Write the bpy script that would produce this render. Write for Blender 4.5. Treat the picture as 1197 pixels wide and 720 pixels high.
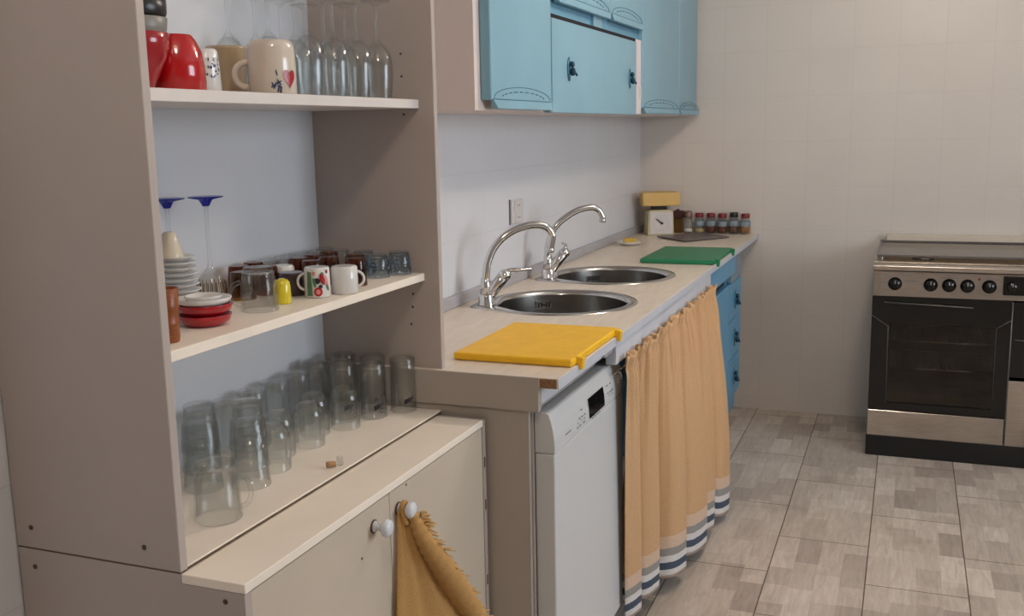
import bpy, bmesh, math, random
from mathutils import Vector, Matrix
random.seed(7)
for o in list(bpy.data.objects): bpy.data.objects.remove(o)
S = bpy.context.scene
COL = S.collection
PI = math.pi

# ------------------------------------------------------------------ camera
cam_d = bpy.data.cameras.new('camera'); cam = bpy.data.objects.new('camera', cam_d); COL.objects.link(cam)
cam_d.sensor_fit = 'HORIZONTAL'; cam_d.sensor_width = 36.0
cam_d.lens = 36.0*1187.1/1197.0; cam_d.clip_start = 0.02
YAW, PITCH, ROLL = 0.3729, -0.1738, -0.0192
Fw = Vector((-math.sin(YAW)*math.cos(PITCH), math.cos(YAW)*math.cos(PITCH), math.sin(PITCH)))
Rt = Fw.cross(Vector((0,0,1))).normalized(); Up = Rt.cross(Fw)
R2 = math.cos(ROLL)*Rt + math.sin(ROLL)*Up; U2 = -math.sin(ROLL)*Rt + math.cos(ROLL)*Up
Mx = Matrix((R2, U2, -Fw)).transposed().to_4x4(); Mx.translation = Vector((1.289,-1.4785,1.4325))
cam.matrix_world = Mx
S.camera = cam

# ------------------------------------------------------------------ light and exposure
S.view_settings.view_transform = 'Standard'; S.view_settings.look = 'None'
S.view_settings.gamma = 1.0; S.view_settings.use_curve_mapping = False
S.view_settings.exposure = 0.95
S.cycles.transparent_max_bounces = 64
S.cycles.max_bounces = 24; S.cycles.transmission_bounces = 24
S.cycles.diffuse_bounces = 4
S.cycles.glossy_bounces = 5
S.cycles.sample_clamp_indirect = 4.0
W = bpy.data.worlds.new('world'); S.world = W; W.use_nodes = True
W.node_tree.nodes['Background'].inputs[0].default_value = (0.75,0.86,1.0,1)
W.node_tree.nodes['Background'].inputs[1].default_value = 0.6
WIN_POWER = 40.0        # daylight through the window in the right wall
WIN_COLOR = (0.80,0.90,1.0)
LAMP_STRENGTH = 40.0    # ceiling globe
LAMP_COLOR = (1.0,0.85,0.72)
LAMP_POS = (1.40,1.65,2.36); FILL_LAMP_POS = (1.1,-.9,2.42); FILL_LAMP_STRENGTH = 22.0  # second globe is unseen, added to brighten faces turned to the camera
YB = 3.669; XR = 3.7; YN = -3.0; ZC = 2.62
ld = bpy.data.lights.new('window_daylight','AREA'); ld.shape='RECTANGLE'; ld.size=2.3; ld.size_y=1.35
ld.energy = WIN_POWER; ld.color = WIN_COLOR
lo = bpy.data.objects.new('window_daylight', ld); COL.objects.link(lo)
lo.location = (XR+0.25, 0.85, 1.62); lo.rotation_euler = (0, PI/2, 0)

# ------------------------------------------------------------------ materials
def lin(h):
    h=h.lstrip('#'); c=[int(h[i:i+2],16)/255 for i in (0,2,4)]
    return tuple((x/12.92 if x<=.04045 else ((x+.055)/1.055)**2.4) for x in c)+(1,)
def newmat(n):
    m=bpy.data.materials.new(n); m.use_nodes=True
    nt=m.node_tree; b=nt.nodes['Principled BSDF']; return m,nt,b
def N(nt,t,**k):
    n=nt.nodes.new(t)
    for a,v in k.items(): setattr(n,a,v)
    return n
def plain(n, hexc, rough=.5, metal=0, var=.06, scale=14, bump=0, spec=.5, stretch=None, coat=0):
    """a painted / plastic / ceramic surface with slight procedural unevenness"""
    m,nt,b=newmat(n); c=lin(hexc)
    tc=N(nt,'ShaderNodeTexCoord'); no=N(nt,'ShaderNodeTexNoise'); no.inputs['Scale'].default_value=scale; no.inputs['Detail'].default_value=5
    if stretch:
        mp=N(nt,'ShaderNodeMapping'); mp.inputs['Scale'].default_value=stretch
        nt.links.new(tc.outputs['Object'],mp.inputs[0]); nt.links.new(mp.outputs[0],no.inputs['Vector'])
    else: nt.links.new(tc.outputs['Object'],no.inputs['Vector'])
    r=N(nt,'ShaderNodeValToRGB'); r.color_ramp.elements[0].position=.3; r.color_ramp.elements[1].position=.7
    r.color_ramp.elements[0].color=tuple(x*(1-var) for x in c[:3])+(1,); r.color_ramp.elements[1].color=tuple(min(1,x*(1+var)) for x in c[:3])+(1,)
    nt.links.new(no.outputs['Fac'],r.inputs[0]); nt.links.new(r.outputs[0],b.inputs['Base Color'])
    b.inputs['Roughness'].default_value=rough; b.inputs['Metallic'].default_value=metal; b.inputs['Specular IOR Level'].default_value=spec
    b.inputs['Coat Weight'].default_value=coat
    if bump:
        bp=N(nt,'ShaderNodeBump'); bp.inputs['Strength'].default_value=bump; bp.inputs['Distance'].default_value=.002
        nt.links.new(no.outputs['Fac'],bp.inputs['Height']); nt.links.new(bp.outputs[0],b.inputs['Normal'])
    return m
def glass(n, hexc='#f2f5f4', ior=1.45, rough=.02, bend=.07):
    """clear walls: what is behind shows through, the surface mirrors by its Fresnel reflectance"""
    m,nt,b=newmat(n); nt.nodes.remove(b); out=nt.nodes['Material Output']
    t=N(nt,'ShaderNodeBsdfTransparent'); g=N(nt,'ShaderNodeBsdfGlossy'); f=N(nt,'ShaderNodeFresnel'); x=N(nt,'ShaderNodeMixShader')
    no=N(nt,'ShaderNodeTexNoise'); no.inputs['Scale'].default_value=9
    r=N(nt,'ShaderNodeValToRGB'); c=lin(hexc); r.color_ramp.elements[0].color=tuple(v*.985 for v in c[:3])+(1,); r.color_ramp.elements[1].color=c
    tc=N(nt,'ShaderNodeTexCoord'); nt.links.new(tc.outputs['Object'],no.inputs['Vector'])
    nt.links.new(no.outputs['Fac'],r.inputs[0]); nt.links.new(r.outputs[0],t.inputs['Color'])
    g.inputs['Roughness'].default_value=rough
    # same reflectance on the inner and the outer face of the wall
    ge=N(nt,'ShaderNodeNewGeometry'); mr=N(nt,'ShaderNodeMapRange'); mr.inputs['To Min'].default_value=ior; mr.inputs['To Max'].default_value=1/ior
    nt.links.new(ge.outputs['Backfacing'],mr.inputs['Value']); nt.links.new(mr.outputs[0],f.inputs['IOR'])
    nt.links.new(f.outputs[0],x.inputs[0]); nt.links.new(t.outputs[0],x.inputs[1]); nt.links.new(g.outputs[0],x.inputs[2])
    rf=N(nt,'ShaderNodeBsdfGlass'); rf.inputs['IOR'].default_value=ior; rf.inputs['Color'].default_value=c; rf.inputs['Roughness'].default_value=0.0
    x2=N(nt,'ShaderNodeMixShader'); x2.inputs[0].default_value=bend; nt.links.new(x.outputs[0],x2.inputs[1]); nt.links.new(rf.outputs[0],x2.inputs[2]); nt.links.new(x2.outputs[0],out.inputs[0])
    return m
def tiles(n, hexc, ax, w, h, ox, oz, grout_dark=.93):
    """painted-over wall tiles: faint joints only"""
    m,nt,b=newmat(n); tc=N(nt,'ShaderNodeTexCoord'); sp=N(nt,'ShaderNodeSeparateXYZ'); cb=N(nt,'ShaderNodeCombineXYZ')
    nt.links.new(tc.outputs['Object'],sp.inputs[0])
    a=N(nt,'ShaderNodeMath',operation='SUBTRACT'); a.inputs[1].default_value=ox; nt.links.new(sp.outputs[ax],a.inputs[0])
    z=N(nt,'ShaderNodeMath',operation='SUBTRACT'); z.inputs[1].default_value=oz; nt.links.new(sp.outputs[2],z.inputs[0])
    nt.links.new(a.outputs[0],cb.inputs[0]); nt.links.new(z.outputs[0],cb.inputs[1])
    br=N(nt,'ShaderNodeTexBrick'); br.offset=0; br.squash=1; br.inputs['Scale'].default_value=1
    br.inputs['Brick Width'].default_value=w; br.inputs['Row Height'].default_value=h; br.inputs['Mortar Size'].default_value=.0022; br.inputs['Mortar Smooth'].default_value=.6; br.inputs['Bias'].default_value=0
    c=lin(hexc); br.inputs['Color1'].default_value=c; br.inputs['Color2'].default_value=tuple(v*.985 for v in c[:3])+(1,); br.inputs['Mortar'].default_value=tuple(v*grout_dark for v in c[:3])+(1,)
    nt.links.new(cb.outputs[0],br.inputs['Vector'])
    no=N(nt,'ShaderNodeTexNoise'); no.inputs['Scale'].default_value=3.0; no.inputs['Detail'].default_value=4; nt.links.new(tc.outputs['Object'],no.inputs['Vector'])
    mx=N(nt,'ShaderNodeMix',data_type='RGBA',blend_type='MULTIPLY'); mx.inputs[0].default_value=.35
    nt.links.new(br.outputs['Color'],mx.inputs[6])
    rr=N(nt,'ShaderNodeValToRGB'); rr.color_ramp.elements[0].position=.3; rr.color_ramp.elements[0].color=(.88,.88,.88,1); rr.color_ramp.elements[1].position=.7
    nt.links.new(no.outputs['Fac'],rr.inputs[0]); nt.links.new(rr.outputs[0],mx.inputs[7]); nt.links.new(mx.outputs[2],b.inputs['Base Color'])
    b.inputs['Roughness'].default_value=.38
    bp=N(nt,'ShaderNodeBump'); bp.inputs['Strength'].default_value=.25; bp.inputs['Distance'].default_value=.0012; bp.invert=True
    nt.links.new(br.outputs['Fac'],bp.inputs['Height']); nt.links.new(bp.outputs[0],b.inputs['Normal'])
    return m
def floor_mat():
    m,nt,b=newmat('wood_print_floor_tiles'); tc=N(nt,'ShaderNodeTexCoord'); sp=N(nt,'ShaderNodeSeparateXYZ'); nt.links.new(tc.outputs['Object'],sp.inputs[0])
    def vec(sx,ox,sy,oy):
        cb=N(nt,'ShaderNodeCombineXYZ')
        for (o,s,i,src) in ((ox,sx,0,1),(oy,sy,1,0)):
            q=N(nt,'ShaderNodeMath',operation='MULTIPLY_ADD'); q.inputs[1].default_value=s; q.inputs[2].default_value=-o*s
            nt.links.new(sp.outputs[src],q.inputs[0]); nt.links.new(q.outputs[0],cb.inputs[i])
        return cb
    v=vec(1,1.4051,1,.0165)
    br=N(nt,'ShaderNodeTexBrick'); br.offset=.5; br.inputs['Scale'].default_value=1; br.inputs['Brick Width'].default_value=.617; br.inputs['Row Height'].default_value=.3
    br.inputs['Mortar Size'].default_value=.0022; br.inputs['Mortar Smooth'].default_value=.2
    br.inputs['Color1'].default_value=(1,1,1,1); br.inputs['Color2'].default_value=(.93,.93,.93,1); br.inputs['Mortar'].default_value=lin('#8d8176')
    nt.links.new(v.outputs[0],br.inputs['Vector'])
    pl=N(nt,'ShaderNodeTexBrick'); pl.offset=.37; pl.offset_frequency=2; pl.squash=.65; pl.squash_frequency=3; pl.inputs['Scale'].default_value=1; pl.inputs['Brick Width'].default_value=.2057; pl.inputs['Row Height'].default_value=.075
    pl.inputs['Mortar Size'].default_value=0; pl.inputs['Bias'].default_value=0
    pl.inputs['Color1'].default_value=(0,0,0,1); pl.inputs['Color2'].default_value=(1,1,1,1); pl.inputs['Mortar'].default_value=(.5,.5,.5,1)
    nt.links.new(v.outputs[0],pl.inputs['Vector'])
    ramp=N(nt,'ShaderNodeValToRGB'); e=ramp.color_ramp.elements
    e[0].position=0; e[0].color=lin('#b0a297'); e[1].position=1; e[1].color=lin('#dbcfc3')
    x=e.new(.18); x.color=lin('#beb1a5'); x=e.new(.45); x.color=lin('#cbbeb1'); x=e.new(.8); x.color=lin('#d3c6ba')
    nt.links.new(pl.outputs['Color'],ramp.inputs[0])
    mp=N(nt,'ShaderNodeMapping'); mp.inputs['Scale'].default_value=(16,2.2,1); nt.links.new(tc.outputs['Object'],mp.inputs[0])
    gr=N(nt,'ShaderNodeTexNoise'); gr.inputs['Scale'].default_value=3.2; gr.inputs['Detail'].default_value=8; gr.inputs['Roughness'].default_value=.65; gr.inputs['Distortion'].default_value=.8; nt.links.new(mp.outputs[0],gr.inputs['Vector'])
    gramp=N(nt,'ShaderNodeValToRGB'); gramp.color_ramp.elements[0].position=.28; gramp.color_ramp.elements[0].color=(.72,.70,.68,1); gramp.color_ramp.elements[1].position=.66; gramp.color_ramp.elements[1].color=(1.04,1.04,1.04,1)
    nt.links.new(gr.outputs['Fac'],gramp.inputs[0])
    # knots: distorted rings here and there
    vo=N(nt,'ShaderNodeTexNoise'); vo.inputs['Scale'].default_value=5; vo.inputs['Detail'].default_value=2; nt.links.new(tc.outputs['Object'],vo.inputs['Vector'])
    kr=N(nt,'ShaderNodeValToRGB'); kr.color_ramp.elements[0].position=.30; kr.color_ramp.elements[0].color=(.80,.78,.76,1); kr.color_ramp.elements[1].position=.42; kr.color_ramp.elements[1].color=(1,1,1,1); nt.links.new(vo.outputs['Fac'],kr.inputs[0])
    def mul(a,bb,f):
        mx=N(nt,'ShaderNodeMix',data_type='RGBA',blend_type='MULTIPLY'); mx.inputs[0].default_value=f; nt.links.new(a,mx.inputs[6]); nt.links.new(bb,mx.inputs[7]); return mx.outputs[2]
    c=mul(ramp.outputs[0],gramp.outputs[0],.85); c=mul(c,kr.outputs[0],.7); c=mul(c,br.outputs['Color'],1.0)
    nt.links.new(c,b.inputs['Base Color']); b.inputs['Roughness'].default_value=.42
    bp=N(nt,'ShaderNodeBump'); bp.inputs['Strength'].default_value=.3; bp.inputs['Distance'].default_value=.001; bp.invert=True
    nt.links.new(br.outputs['Fac'],bp.inputs['Height']); nt.links.new(bp.outputs[0],b.inputs['Normal'])
    return m
def cloth(n, hexc, weave=420, stripes=None, rough=.9):
    """woven cloth; stripes = [(z0,z1,hex)] woven bands across the object's height"""
    m,nt,b=newmat(n); tc=N(nt,'ShaderNodeTexCoord'); uvn=N(nt,'ShaderNodeUVMap'); sp=N(nt,'ShaderNodeSeparateXYZ')
    nt.links.new(uvn.outputs[0],sp.inputs[0])
    no=N(nt,'ShaderNodeTexNoise'); no.inputs['Scale'].default_value=weave; nt.links.new(tc.outputs['Object'],no.inputs['Vector'])
    c=lin(hexc)
    base=N(nt,'ShaderNodeRGB'); base.outputs[0].default_value=c; cur=base.outputs[0]
    for (a,z,h) in stripes or []:
        g1=N(nt,'ShaderNodeMath',operation='GREATER_THAN'); g1.inputs[1].default_value=a; nt.links.new(sp.outputs[1],g1.inputs[0])
        g2=N(nt,'ShaderNodeMath',operation='LESS_THAN'); g2.inputs[1].default_value=z; nt.links.new(sp.outputs[1],g2.inputs[0])
        mu=N(nt,'ShaderNodeMath',operation='MULTIPLY'); nt.links.new(g1.outputs[0],mu.inputs[0]); nt.links.new(g2.outputs[0],mu.inputs[1])
        mx=N(nt,'ShaderNodeMix',data_type='RGBA'); nt.links.new(mu.outputs[0],mx.inputs[0]); nt.links.new(cur,mx.inputs[6]); mx.inputs[7].default_value=lin(h); cur=mx.outputs[2]
    r=N(nt,'ShaderNodeValToRGB'); r.color_ramp.elements[0].position=.3; r.color_ramp.elements[0].color=(.8,.8,.8,1); r.color_ramp.elements[1].position=.65
    nt.links.new(no.outputs['Fac'],r.inputs[0])
    mx=N(nt,'ShaderNodeMix',data_type='RGBA',blend_type='MULTIPLY'); mx.inputs[0].default_value=.7; nt.links.new(cur,mx.inputs[6]); nt.links.new(r.outputs[0],mx.inputs[7])
    nt.links.new(mx.outputs[2],b.inputs['Base Color']); b.inputs['Roughness'].default_value=rough; b.inputs['Specular IOR Level'].default_value=.2
    bp=N(nt,'ShaderNodeBump'); bp.inputs['Strength'].default_value=.25; bp.inputs['Distance'].default_value=.0015; nt.links.new(no.outputs['Fac'],bp.inputs['Height']); nt.links.new(bp.outputs[0],b.inputs['Normal'])
    return m
M={}
M['wall_left']=tiles('painted_tiles_side','#dbdce1',1,.30,.20,.09,.10)
M['wall_back']=tiles('painted_tiles_back','#dbd2ca',0,.20,.215,.02,.06)
M['plaster']=plain('plaster','#d3cec6',.8,var=.03,scale=5)
M['ceiling']=plain('ceiling_paint','#dcd9d4',.85,var=.02,scale=4)
M['floor']=floor_mat()
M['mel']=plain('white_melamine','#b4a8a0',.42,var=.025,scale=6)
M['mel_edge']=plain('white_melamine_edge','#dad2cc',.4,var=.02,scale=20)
M['backboard']=plain('pale_backboard','#cfd0d4',.55,var=.02,scale=6)
M['ivory']=plain('ivory_painted_board','#f4e8d8',.45,var=.04,scale=7)
M['carcase']=plain('carcase_paint','#dccec8',.45,var=.025,scale=5)
M['door']=plain('cream_cupboard_paint','#c6b8a6',.45,var=.025,scale=5)
M['screw']=plain('brown_screw','#4c3b30',.5,var=.2,scale=300)
M['gap']=plain('painted_gap_shade','#66523f',.8,var=.2,scale=60)
M['knob_p']=plain('white_porcelain','#d5d8de',.12,var=.05,scale=90,coat=.5)
M['laminate']=plain('cream_laminate_worktop','#e2d4c3',.33,var=.07,scale=18,stretch=(3,.5,1))
M['lamfront']=plain('pale_grey_edge_strip','#c9cbd2',.35,var=.03,scale=15)
M['core']=plain('bare_chipboard','#8a6547',.85,var=.35,scale=220,bump=.4)
M['greypanel']=plain('grey_side_panel','#aba197',.45,var=.03,scale=6)
M['upstand']=plain('grey_upstand','#a9a8ab',.35,var=.06,scale=10,stretch=(1,.6,4))
M['fascia']=plain('blue_grey_fascia','#cfd1d8',.4,var=.04,scale=8)
M['steel']=plain('brushed_steel','#8d8984',.26,metal=1,var=.12,scale=60,stretch=(1,1,6))
M['steel_rim']=plain('polished_steel_rim','#c9c7c3',.17,metal=1,var=.05,scale=30)
M['chrome']=plain('chrome','#d8d8d8',.07,metal=1,var=.03,scale=20)
M['dark']=plain('dark_slot','#141414',.5,var=.2,scale=50)
M['yellow_board']=plain('yellow_chopping_board_plastic','#f8c020',.45,var=.05,scale=30)
M['green_board']=plain('green_chopping_board_plastic','#1f7a52',.45,var=.08,scale=30)
M['dwwhite']=plain('appliance_white_enamel','#cbcccd',.28,var=.015,scale=4)
M['dwside']=plain('appliance_side','#cfc7c0',.35,var=.03,scale=8)
M['display']=plain('black_display','#0c0d10',.12,var=.1,scale=30)
M['print']=plain('grey_print','#6b6f78',.6,var=.1,scale=200)
M['blue']=plain('sky_blue_cupboard_paint','#7da9bb',.33,var=.05,scale=5)
M['blue2']=plain('sky_blue_base_paint','#5f9fc4',.36,var=.06,scale=6)
M['blueline']=plain('blue_groove_paint','#3f6f82',.45,var=.08,scale=40)
M['rail']=plain('shade_toned_blue_rail','#8496a3',.45,var=.05,scale=10)  # blue greyed and darkened, so the rail's shade sits in its colour
M['recess']=plain('blue_recess_paint','#6b9fb8',.5,var=.06,scale=10)
M['blackline']=plain('black_strip','#141016',.85,var=.2,scale=40)
M['pinkwhite']=plain('pinkish_white_board','#e0d3d6',.5,var=.03,scale=20)
M['handle']=plain('dull_blue_metal_handle','#4d7d92',.28,metal=.6,var=.2,scale=90)
M['handle_dark']=plain('dark_blue_handle','#23485a',.35,metal=.5,var=.2,scale=90)
M['curtain']=cloth('tan_curtain_cloth','#cca47b',weave=300,stripes=[(0,.012,'#b9a698'),(.012,.034,'#d8d3d0'),(.034,.062,'#4c5666'),(.062,.088,'#d8d3d0'),(.088,.118,'#97938f'),(.118,.165,'#d3b7a0')])
M['wire']=plain('curtain_wire','#7a6f60',.4,metal=.7,var=.1,scale=80)
M['bag']=cloth('mustard_knit_cloth','#bf945c',weave=260)
M['fringe']=cloth('mustard_fringe','#cda268',weave=380)
M['ovensteel']=plain('cooker_steel','#bcb4ad',.17,metal=1,var=.10,scale=40,stretch=(.6,1,8))
M['ovenpanel']=plain('cooker_steel_panel','#ada299',.28,metal=1,var=.10,scale=40,stretch=(.6,1,8))
M['black']=plain('black_enamel','#0d0c0c',.18,var=.2,scale=10)
M['blackm']=plain('matt_black_plinth','#0b0a0a',.55,var=.2,scale=10)
M['ovenglass']=glass('smoked_oven_glass','#c8c2bb',ior=1.5,rough=.03,bend=0)
M['cavity']=plain('oven_cavity','#8d8276',.6,var=.15,scale=12)
M['trimgrey']=plain('grey_trim_line','#6e6a67',.35,metal=.5,var=.1,scale=60)
M['lidglass']=glass('smoked_lid_glass','#c9c0b4',ior=1.5,rough=.05,bend=0)
M['hob']=plain('hob_enamel','#b3a797',.3,metal=.5,var=.06,scale=20)
M['beigestrip']=plain('beige_rear_strip','#cfc2b2',.5,var=.03,scale=12)
M['glass']=glass('clear_glass','#fcfdfd')
M['glassg']=glass('grey_green_clear_glass','#fafbfb')
M['amber']=glass('amber_glass','#d29a5e',ior=1.5)
M['goldglass']=glass('gold_patterned_glass','#ddcbaa')
M['dotglass']=glass('pale_blue_glass','#eff4f7')
M['blueglass']=glass('blue_glass','#6a76cf')
M['red']=plain('red_glaze','#b0090e',.12,var=.06,scale=12,coat=.6)
M['darkred']=plain('dark_red_glaze','#a40f1e',.16,var=.08,scale=20,coat=.4)
M['redbowl']=plain('deep_red_bowl_glaze','#9c1620',.14,var=.08,scale=20,coat=.4)
M['greybowl']=plain('grey_bowl','#837f78',.35,var=.06,scale=20)
M['blackbowl']=plain('black_bowl','#232121',.3,var=.1,scale=20)
M['white']=plain('white_ceramic','#dedbd6',.15,var=.02,scale=10,coat=.4)
M['cream']=plain('cream_ceramic','#d7c9b2',.18,var=.04,scale=16,coat=.4)
M['mugcream']=plain('mug_offwhite_glaze','#d0c3b3',.14,var=.03,scale=10,coat=.5)
M['brownmug']=plain('tan_mug_glaze','#b09a7c',.2,var=.07,scale=12,coat=.4)
M['navy']=plain('navy_print','#2d3a5c',.3,var=.2,scale=160)
M['heart']=plain('red_print','#a31d28',.25,var=.1,scale=60)
M['green']=plain('green_print','#4f7a58',.3,var=.2,scale=90)
M['pink']=plain('pink_print','#d98a80',.3,var=.15,scale=90)
M['purple']=plain('dark_plum_glaze','#38202a',.14,var=.1,scale=20,coat=.5)
M['yellowcup']=plain('yellow_glaze','#d8c427',.14,var=.05,scale=20,coat=.5)
M['brownwood']=plain('brown_turned_wood','#8a4a20',.35,var=.25,scale=60,stretch=(1,1,9))
M['printblack']=plain('dark_printed_mark','#23181c',.5,var=.2,scale=200)
M['dotblue']=plain('blue_white_dots','#7d94a8',.3,var=.3,scale=300)
M['cork']=plain('cork','#b08a62',.9,var=.25,scale=300)
M['scalecream']=plain('cream_scale_plastic','#cdc39c',.4,var=.04,scale=14)
M['scaletray']=plain('yellow_scale_tray_plastic','#dcb56c',.42,var=.04,scale=14)
M['dial']=plain('white_dial','#d9d0cd',.4,var=.02,scale=30)
M['slate']=plain('dark_grey_slate','#6c625e',.35,var=.12,scale=26)
M['lidred']=plain('dark_red_lid','#7a2228',.4,var=.15,scale=90)
M['lidmetal']=plain('brownish_metal_top','#80655a',.4,metal=.4,var=.1,scale=80)
M['lidblack']=plain('black_lid','#16181c',.4,var=.15,scale=90)
M['boxlid']=plain('plum_red_lid','#451c22',.4,var=.2,scale=120)
M['spice_r']=plain('red_brown_spice','#6b3324',.9,var=.4,scale=420)
M['spice_y']=plain('pale_yellow_spice','#c9b27c',.9,var=.25,scale=420)
M['spice_b']=plain('brown_spice','#6a4a34',.9,var=.4,scale=420)
M['spice_o']=plain('ochre_spice','#a8743c',.9,var=.35,scale=420)
M['label']=plain('blue_white_label','#828f99',.5,var=.3,scale=120)
M['sponge']=plain('yellow_sponge','#cdaa4e',.95,var=.2,scale=260,bump=.5)
M['socket']=plain('white_socket_plastic','#cfcbca',.35,var=.02,scale=30)
M['socket_shade']=plain('socket_painted_shadow','#6c6866',.5,var=.05,scale=30)
M['wfr']=plain('window_frame_paint','#dcdcda',.4,var=.02,scale=10)
def emit(n,c,s):
    m,nt,b=newmat(n); b.inputs['Base Color'].default_value=(.9,.88,.84,1); b.inputs['Emission Color'].default_value=c+(1,); b.inputs['Emission Strength'].default_value=s; return m
M['lamp']=emit('lit_opal_globe',LAMP_COLOR,LAMP_STRENGTH); M['fill_lamp']=emit('added_fill_globe',LAMP_COLOR,FILL_LAMP_STRENGTH)

# ------------------------------------------------------------------ mesh building
class B:
    def __init__(s): s.bm=bmesh.new()
    def add(s,t,mi=0,smooth=False):
        for f in t.faces: f.material_index=mi; f.smooth=smooth
        me=bpy.data.meshes.new('tmp'); t.to_mesh(me); t.free()
        s.bm.from_mesh(me); bpy.data.meshes.remove(me); return s
    def box(s,x0,x1,y0,y1,z0,z1,bev=0,mi=0,seg=2):
        t=bmesh.new(); bmesh.ops.create_cube(t,size=1)
        for v in t.verts: v.co=Vector(((x0+x1)/2+v.co.x*(x1-x0),(y0+y1)/2+v.co.y*(y1-y0),(z0+z1)/2+v.co.z*(z1-z0)))
        if bev: bmesh.ops.bevel(t,geom=t.edges[:],offset=bev,segments=seg,affect='EDGES',profile=.5)
        return s.add(t,mi)
    def prism(s,poly,ax,a0,a1,bev=0,mi=0,smooth=False):
        """poly in the two other axes (ascending order), extruded along ax"""
        t=bmesh.new()
        def P(p,a):
            l=list(p); l.insert(ax,a); return l
        lo=[t.verts.new(P(p,a0)) for p in poly]; hi=[t.verts.new(P(p,a1)) for p in poly]; n=len(poly)
        t.faces.new(lo[::-1]); t.faces.new(hi)
        for i in range(n): t.faces.new((lo[i],lo[(i+1)%n],hi[(i+1)%n],hi[i]))
        bmesh.ops.recalc_face_normals(t,faces=t.faces)
        if bev: bmesh.ops.bevel(t,geom=t.edges[:],offset=bev,segments=2,affect='EDGES',profile=.5)
        return s.add(t,mi,smooth)
    def lathe(s,prof,c=(0,0,0),seg=32,mi=0,axis=None,smooth=True,ripple=None):
        t=bmesh.new(); rings=[]
        for r,z in prof:
            if r<1e-6: rings.append([t.verts.new((0,0,z))]); continue
            R=[]
            for k in range(seg):
                a=2*PI*k/seg; rr=r*(1+(ripple[0]*math.cos(ripple[1]*a) if ripple else 0)); R.append(t.verts.new((rr*math.cos(a),rr*math.sin(a),z)))
            rings.append(R)
        for A,Bq in zip(rings,rings[1:]):
            for k in range(seg):
                k2=(k+1)%seg
                a=[A[0]] if len(A)==1 else [A[k],A[k2]]
                b=[Bq[0]] if len(Bq)==1 else [Bq[k2],Bq[k]]
                if len(a)+len(b)>=3: t.faces.new(a+b)
        bmesh.ops.recalc_face_normals(t,faces=t.faces)
        if axis is not None:
            q=Vector((0,0,1)).rotation_difference(Vector(axis).normalized()); bmesh.ops.rotate(t,cent=(0,0,0),matrix=q.to_matrix(),verts=t.verts)
        bmesh.ops.translate(t,vec=c,verts=t.verts)
        return s.add(t,mi,smooth)
    def cyl(s,p0,p1,r0,r1=None,seg=20,mi=0,smooth=True):
        r1=r0 if r1 is None else r1; p0=Vector(p0); p1=Vector(p1); L=(p1-p0).length
        e=min(.08*L,.15*min(r0,r1))
        return s.lathe([(0,0),(r0-e,0),(r0,e),(r1,L-e),(r1-e,L),(0,L)],p0,seg,mi,p1-p0,smooth)
    def tube(s,pts,r,seg=12,mi=0,closed=False):
        t=bmesh.new(); pts=[Vector(p) for p in pts]; n=len(pts); rings=[]
        rs=r if isinstance(r,(list,tuple)) else [r]*n
        prev=None
        for i,p in enumerate(pts):
            if closed: d=pts[(i+1)%n]-pts[i-1]
            else: d=pts[min(i+1,n-1)]-pts[max(i-1,0)]
            d.normalize()
            if prev is None:
                u=d.orthogonal().normalized()
            else: u=(prev-d*prev.dot(d)).normalized()
            prev=u; w=d.cross(u)
            rings.append([t.verts.new(p+rs[i]*(math.cos(2*PI*k/seg)*u+math.sin(2*PI*k/seg)*w)) for k in range(seg)])
        m=n if closed else n-1
        for i in range(m):
            A=rings[i]; Q=rings[(i+1)%n]
            for k in range(seg): t.faces.new((A[k],A[(k+1)%seg],Q[(k+1)%seg],Q[k]))
        if not closed: t.faces.new(rings[0][::-1]); t.faces.new(rings[-1])
        bmesh.ops.recalc_face_normals(t,faces=t.faces)
        return s.add(t,mi,True)
    def grid(s,fn,nu,nv,mi=0,thick=0,smooth=True):
        """sheet: fn(u,v)->(x,y,z); uv layer keeps (u,v)"""
        t=bmesh.new(); uvl=t.loops.layers.uv.new('UVMap'); V=[[t.verts.new(fn(i/nu,j/nv)) for j in range(nv+1)] for i in range(nu+1)]
        for i in range(nu):
            for j in range(nv):
                f=t.faces.new((V[i][j],V[i+1][j],V[i+1][j+1],V[i][j+1]))
                for l,(a,b) in zip(f.loops,((i,j),(i+1,j),(i+1,j+1),(i,j+1))): l[uvl].uv=(a/nu,b/nv)
        bmesh.ops.recalc_face_normals(t,faces=t.faces)
        if thick: bmesh.ops.solidify(t,geom=t.faces[:],thickness=thick)
        return s.add(t,mi,smooth)
    def ell(s,c,r,mi=0,seg=20):
        t=bmesh.new(); bmesh.ops.create_uvsphere(t,u_segments=seg,v_segments=seg//2,radius=1)
        for v in t.verts: v.co=Vector((c[0]+v.co.x*r[0],c[1]+v.co.y*r[1],c[2]+v.co.z*r[2]))
        return s.add(t,mi,True)
def wloc(o):
    v=Vector((0,0,0))
    while o is not None: v=v+o.location; o=o.parent
    return v
def obj(name,b,mats,parent=None,world=False,label=None):
    """link builder b as ONE mesh object; world=True: b was drawn in room coordinates, moved into its thing's frame"""
    me=bpy.data.meshes.new(name)
    if world and parent is not None: bmesh.ops.translate(b.bm,vec=-wloc(parent),verts=b.bm.verts)
    b.bm.to_mesh(me); b.bm.free()
    for m in (mats if isinstance(mats,(list,tuple)) else [mats]): me.materials.append(m)
    o=bpy.data.objects.new(name,me); COL.objects.link(o)
    if parent is not None: o.parent=parent
    if label: o['label']=label
    return o
def thing(name,label,cat,loc=(0,0,0),rz=0,group=None):
    o=bpy.data.objects.new(name,None); COL.objects.link(o); o.location=loc; o.rotation_euler=(0,0,rz); o.empty_display_size=.05
    o['label']=label; o['category']=cat
    if group: o['group']=group
    return o
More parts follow.
